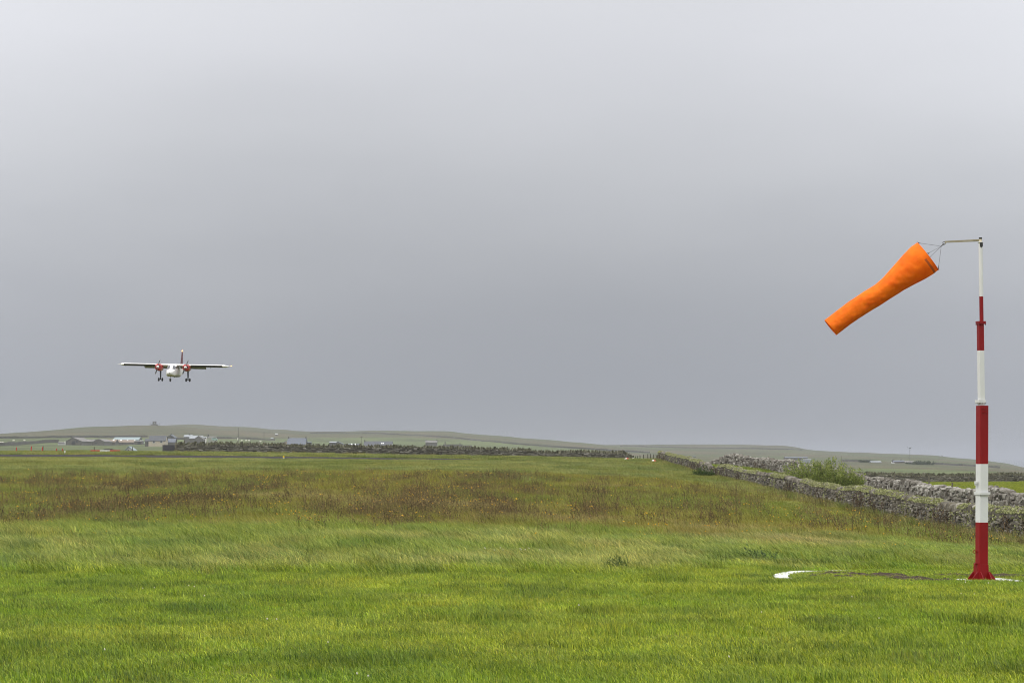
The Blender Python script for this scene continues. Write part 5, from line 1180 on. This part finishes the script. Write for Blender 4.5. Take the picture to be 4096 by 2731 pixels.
# lookout on the hill top
P0 = hit(618, 1701.5, 1500); k = P0.y / F; root = empty('lookout_tower', P0, 'dark square lookout tower with a see-through opening on the hill', 'tower')
b = MB(); w = 13.5 * k; z0 = (1701.5 - 1696) * k; z1 = (1701.5 - 1686) * k; wt = w * .27
b.box((0, 0, z0 / 2 - .8), (29 * k, 5, z0 + 1.6), taper=(.86, .8)); b.build('base', stone_d, root)
b = MB(); b.box((-w / 2 + wt / 2, 0, (z0 + z1) / 2), (wt, 3.2, z1 - z0)); b.box((w / 2 - wt / 2, 0, (z0 + z1) / 2), (wt, 3.2, z1 - z0)); hz2 = z1 - z0
b.box((0, 0, z0 + hz2 * .22), (w - 2 * wt - .02, 3.18, hz2 * .44)); b.box((0, 0, z1 - hz2 * .13), (w - 2 * wt - .02, 3.18, hz2 * .26)); b.box((0, 0, z1 + .15), (w * 1.1, 3.6, .28)); b.build('tower_wall', stone_d, root)
for px in (600.5, 636.5):
    b = MB(); b.box(((px - 618) * k, 0, 1.1), (.5, .5, 3.4)); b.build('corner_post', stone_d, root)
def cairn(px, py, w, h, lb):
    P0 = hit(px, py, 1900); b = MB(); kk = P0.y / F
    for i in range(26):
        f = RNG.random(); boulder(b, np.array([(RNG.random() - .5) * w * kk * (1 - f), (RNG.random() - .5) * 1.5, f * h * kk]), (.9, .9, .6), np.eye(3), .2, low=True)
    b.box((0, 0, h * kk * .75), (w * kk * .16, .5, h * kk * .8)); o = b.build('cairn', stone_d); o.location = P0; tag(o, lb, 'cairn')
cairn(783, 1696.5, 10, 4, 'cairn on the skyline right of the lookout tower'); cairn(1792, 1727, 8, 3, 'small cairn on the middle of the skyline'); cairn(3768, 1824, 4, 3, 'tiny cairn on the right hill skyline')
# poles
pole_m = mat('pole_wood', (.07, .062, .05), (.10, .09, .07), rough=.9)
def pole(px, t_, bt, Y, lb, arms=True, w=.16):
    p = at(px, bt, Y); z = min(p.z, gz(p.x, Y)) - .3; zt = at(px, t_, Y).z; root = empty('utility_pole', (p.x, Y, z), lb, 'pole'); b = MB(); b.tube([(0, 0, 0), (0, 0, zt - z)], [w, w * .75], 8); b.build('shaft', pole_m, root)
    if arms: b = MB(); b.box((0, -.05, zt - z - .4), (1.5, .12, .12)); b.build('crossarm', pole_m, root)
pole(954, 1709, 1766, 1150, 'tall pale pole standing left of the hillside track', False, .13); pole(1056, 1728, 1756, 1250, 'dark utility pole with a crossarm on the slope'); pole(1445, 1744, 1784, 950, 'thin utility pole at the end of the striped shed', True, .10); pole(3366, 1823, 1842, 1400, 'hazy utility pole right of the willow bush', False, .13)
p0, p1 = hit(1062, 1730, 1500), hit(1075, 1748, 1300)
# white notice board
P0 = at(951, 1760, 1080); root = empty('notice_board', P0, 'white board standing in the field beside a tall pole', 'sign'); k = 1080 / F
b = MB(); b.box((0, 0, 5 * k), (4.2 * k, .1, 8.5 * k)); b.build('board', harl_w, root); b = MB(); b.tube([(0, .12, -2), (0, .12, 8 * k)], .06, 6); b.build('stake', pole_m, root)
house('hut', 'tiny hut with a white roof on the hillside', 'hut', 1100, 1110, 1733.5, 1735.5, 1741, None, False, stone_d, sky_m, 4)
house('hut', 'small blue grey hut below the hillside track', 'hut', 1083, 1092, 1750, 1753.5, 1757, None, False, slate_b, roof_lt, 4)
for px0, py0, px1, py1, lb in ((2501, 1801, 2507, 1804, 'small dark hut on the slope behind the wall end'), (2559, 1804, 2564, 1809, 'tiny dark ruin on the slope above the short fence'), (2740, 1822, 2747, 1826, 'tiny dark hut left of the far stone cairn slope'), (2774, 1824, 2783, 1828, 'low dark hut in the hazy valley'), (2900, 1829, 2908, 1834, 'small dark hut above the rubble wall')):
    house('hut', lb, 'hut', px0, px1, py0, py0 + 2, py1, None, False, stone_d, slate, 4)
# small wind turbine
Y = 1460; p = at(3640, 1850, Y); z = min(p.z, gz(p.x, Y)) - .5; zh = at(3640, 1791.5, Y).z - z; root = empty('wind_turbine', (p.x, Y, z), 'small wind turbine with a tail vane on a thin mast', 'wind turbine'); k = Y / F
b = MB(); b.tube([(0, 0, 0), (0, 0, zh)], [.22, .14], 8); b.build('mast', mat('turbine_grey', (.11, .12, .14), rough=.6), root); tm = MATS['turbine_grey']
b = MB(); b.tube([(-.5, 0, zh + .1), (.7, 0, zh + .05)], .33, 8); b.build('nacelle', tm, root); b = MB(); b.tube([(-.4, 0, zh + .1), (-9 * k, 0, zh + 2.2 * k)], .09, 6); b.poly([(-11 * k, zh + 1.6 * k), (-8.2 * k, zh + 1.6 * k), (-9.8 * k, zh + 4.4 * k), (-11.2 * k, zh + 4.6 * k)], .08); b.build('tail_vane', tm, root)
for a in (20, 140, 260):
    b = MB(); d = np.array([.12, math.cos(math.radians(a)), math.sin(math.radians(a))]); b.tube([(.75, 0, zh + .05), tuple(np.array([.75, 0, zh + .05]) + d * 1.7)], [.10, .03], 5); b.build('rotor_blade', tm, root)
# vehicles far off
def van(px0, px1, t_, bt, Y, lb, body, name, cat, cabfirst=False, boxm=None):
    k = Y / F; mid = (px0 + px1) / 2; p = at(mid, bt, Y); Lg = (px1 - px0) * k; H = (bt - t_) * k; root = empty(name, p, lb, cat); r = H * .17
    prof = [(-Lg / 2, r * .7), (Lg / 2, r * .7), (Lg / 2, H * .55), (Lg * .34, H * .6), (Lg * .2, H), (-Lg * .42, H), (-Lg / 2, H * .6)]
    b = MB(); b.poly(prof, 1.7); b.build('body', body, root, bevel=.05)
    b = MB(); b.poly([(Lg * .3, H * .62), (Lg * .18, H * .93), (-Lg * .36, H * .93), (-Lg * .42, H * .62)], 1.74); b.build('window', pane_m, root)
    for x in (-Lg * .3, Lg * .3):
        b = MB(); b.tube([(x, -.9, r), (x, -.66, r)], r, 12); b.build('wheel', tyre_m, root)
car_w = mat('white_car_paint', (.78, .79, .80), rough=.25); teal = mat('pale_green_paint', (.30, .45, .40), rough=.4)
van(3565, 3577, 1847, 1853, 1450, 'white car parked at the hazy farm', car_w, 'parked_car', 'car')
van(849, 870, 1750.5, 1761, 1215, 'green and white van beside the green grey house', teal, 'parked_van', 'van')
van(558, 577, 1759, 1776, 1140, 'pale green van parked left of the cream cottage', mat('mint_white_paint', (.55, .66, .58), rough=.4), 'parked_van', 'van')
# sheep
wool = mat('sheep_wool', (.72, .70, .63), (.6, .58, .5), scale=12, rough=1); face_m = mat('sheep_face', (.3, .27, .22), rough=.9)
bd = MB(); v = ICO_V * np.array([.55, .30, .32]) + np.array([0, 0, .62]); v[:, 2] += .04 * np.cos(v[:, 0] * 5); bd.add(v, ICO_F); bd.tube([(-.42, 0, .68), (-.60, 0, .80), (-.66, 0, .82)], [.17, .13, .11], 8); bd.tube([(-.62, 0, .86), (-.84, 0, .74)], [.11, .06], 8)
for x in (-.33, .33):
    for y in (-.14, .14): bd.tube([(x, y, .5), (x + .03, y, .25), (x, y, 0)], [.07, .045, .045], 6)
bd.box((-.64, .13, .86), (.05, .12, .05)); bd.box((-.64, -.13, .86), (.05, .12, .05))
SHEEP = [(3, 1773.5), (10, 1773), (54, 1764), (98, 1763.5), (206, 1764.5), (966, 1764), (996, 1763), (1041, 1767), (985, 1763.5), (703, 1763)]
SL = ['white sheep at the very left edge of the hill field', 'white sheep second from the left edge on the hill field', 'white sheep upper left in the hill field', 'white sheep in the middle of the left hill field', 'white sheep left of the big barn', 'white sheep near the white notice board', 'white sheep right of the notice board group', 'white sheep grazing farthest right behind the wall', 'white sheep in the middle of the group behind the wall', 'white sheep below the pale roofed bungalows']
proto = None
for (px, py), lb in zip(SHEEP, SL):
    P0 = hit(px, py + 1.5, 600)
    if proto is None: proto = bd.build('sheep', wool, None, smooth=True); o = proto
    else: o = proto.copy(); COL.objects.link(o)
    o.location = P0; o.scale = (1.15, 1.15, 1.15); o.rotation_euler = (0, 0, random.uniform(-.5, .5) + (PI if random.random() < .4 else 0)); tag(o, lb, 'sheep', 'sheep grazing on the hill fields')
# field dykes
dyke_m = mat('hill_dyke_stone', (.07, .068, .058), (.12, .115, .10), scale=.8, rough=1, coords='World')
def dyke(lb, pts, h, w=.8, y0=700):
    b = MB(); pts = resample(pts, max(8, int(abs(pts[-1][0] - pts[0][0]) / 14)))
    W3 = [hit(a, c, y0) for a, c in pts]
    W3 = [p for i, p in enumerate(W3)]
    ys = np.array([p.y for p in W3]); ker = np.ones(5) / 5; ys2 = np.convolve(np.pad(ys, 2, mode='edge'), ker, mode='valid'); rows = []
    for (a, c), Y in zip(pts, ys2):
        p = at(a, c, Y); z = gz(p.x, Y); hh_ = h * (1 + .25 * (RNG.random() - .5)); rows.append([(p.x, Y - w / 2, z - .5), (p.x, Y - w / 3, z + hh_), (p.x, Y + w / 3, z + hh_), (p.x, Y + w / 2, z - .5)])
    b.grid(np.array(rows), True); tag(b.build('field_dyke', dyke_m), lb, 'wall')
dyke('dark stone dyke along the foot of the moor on the left', [(-40, 1754), (120, 1752.5), (300, 1750.5), (420, 1750), (590, 1748)], 1.5)
dyke('dark stone dyke slanting up towards the big barn', [(-40, 1784), (60, 1780.5), (140, 1774), (234, 1769)], 1.7)
dyke('thin dyke running down the middle hillside', [(1240, 1733), (1400, 1731.5), (1500, 1734), (1655, 1742), (1800, 1751), (2050, 1776.5), (2210, 1788), (2400, 1800), (2600, 1812)], 1.4, .8, 900)
dyke('faint dyke along the right hill under the skyline', [(2480, 1784), (2733, 1792), (3000, 1795), (3210, 1799)], 1.5, .8, 1500)
dyke('low dyke behind the village houses', [(700, 1758), (900, 1753), (1010, 1757), (1100, 1762)], 1.2, .8, 900)
dyke('dark dyke right of the farm bushes', [(3740, 1857), (3850, 1862), (4000, 1872)], 1.4, .8, 900)
dyke('hazy dyke left of the hillside shed', [(3370, 1845), (3480, 1848)], 1.6, .8, 900)

# ------------------------------------------------------------------ haze: one closed box round camera, ground and sea
b = MB(); b.box((0, 0, 20.5), (60000, 60000, 79)); hz_m = bpy.data.materials.new('haze'); hz_m.use_nodes = True; t = hz_m.node_tree
for q in list(t.nodes):
    if q.type == 'BSDF_PRINCIPLED': t.nodes.remove(q)
pv = N(t, 'ShaderNodeVolumePrincipled'); pv.inputs['Color'].default_value = (.47, .49, .55, 1); pv.inputs['Density'].default_value = .00015
t.links.new(pv.outputs[0], t.nodes['Material Output'].inputs['Volume'])
tag(b.build('haze', hz_m), kind='stuff')
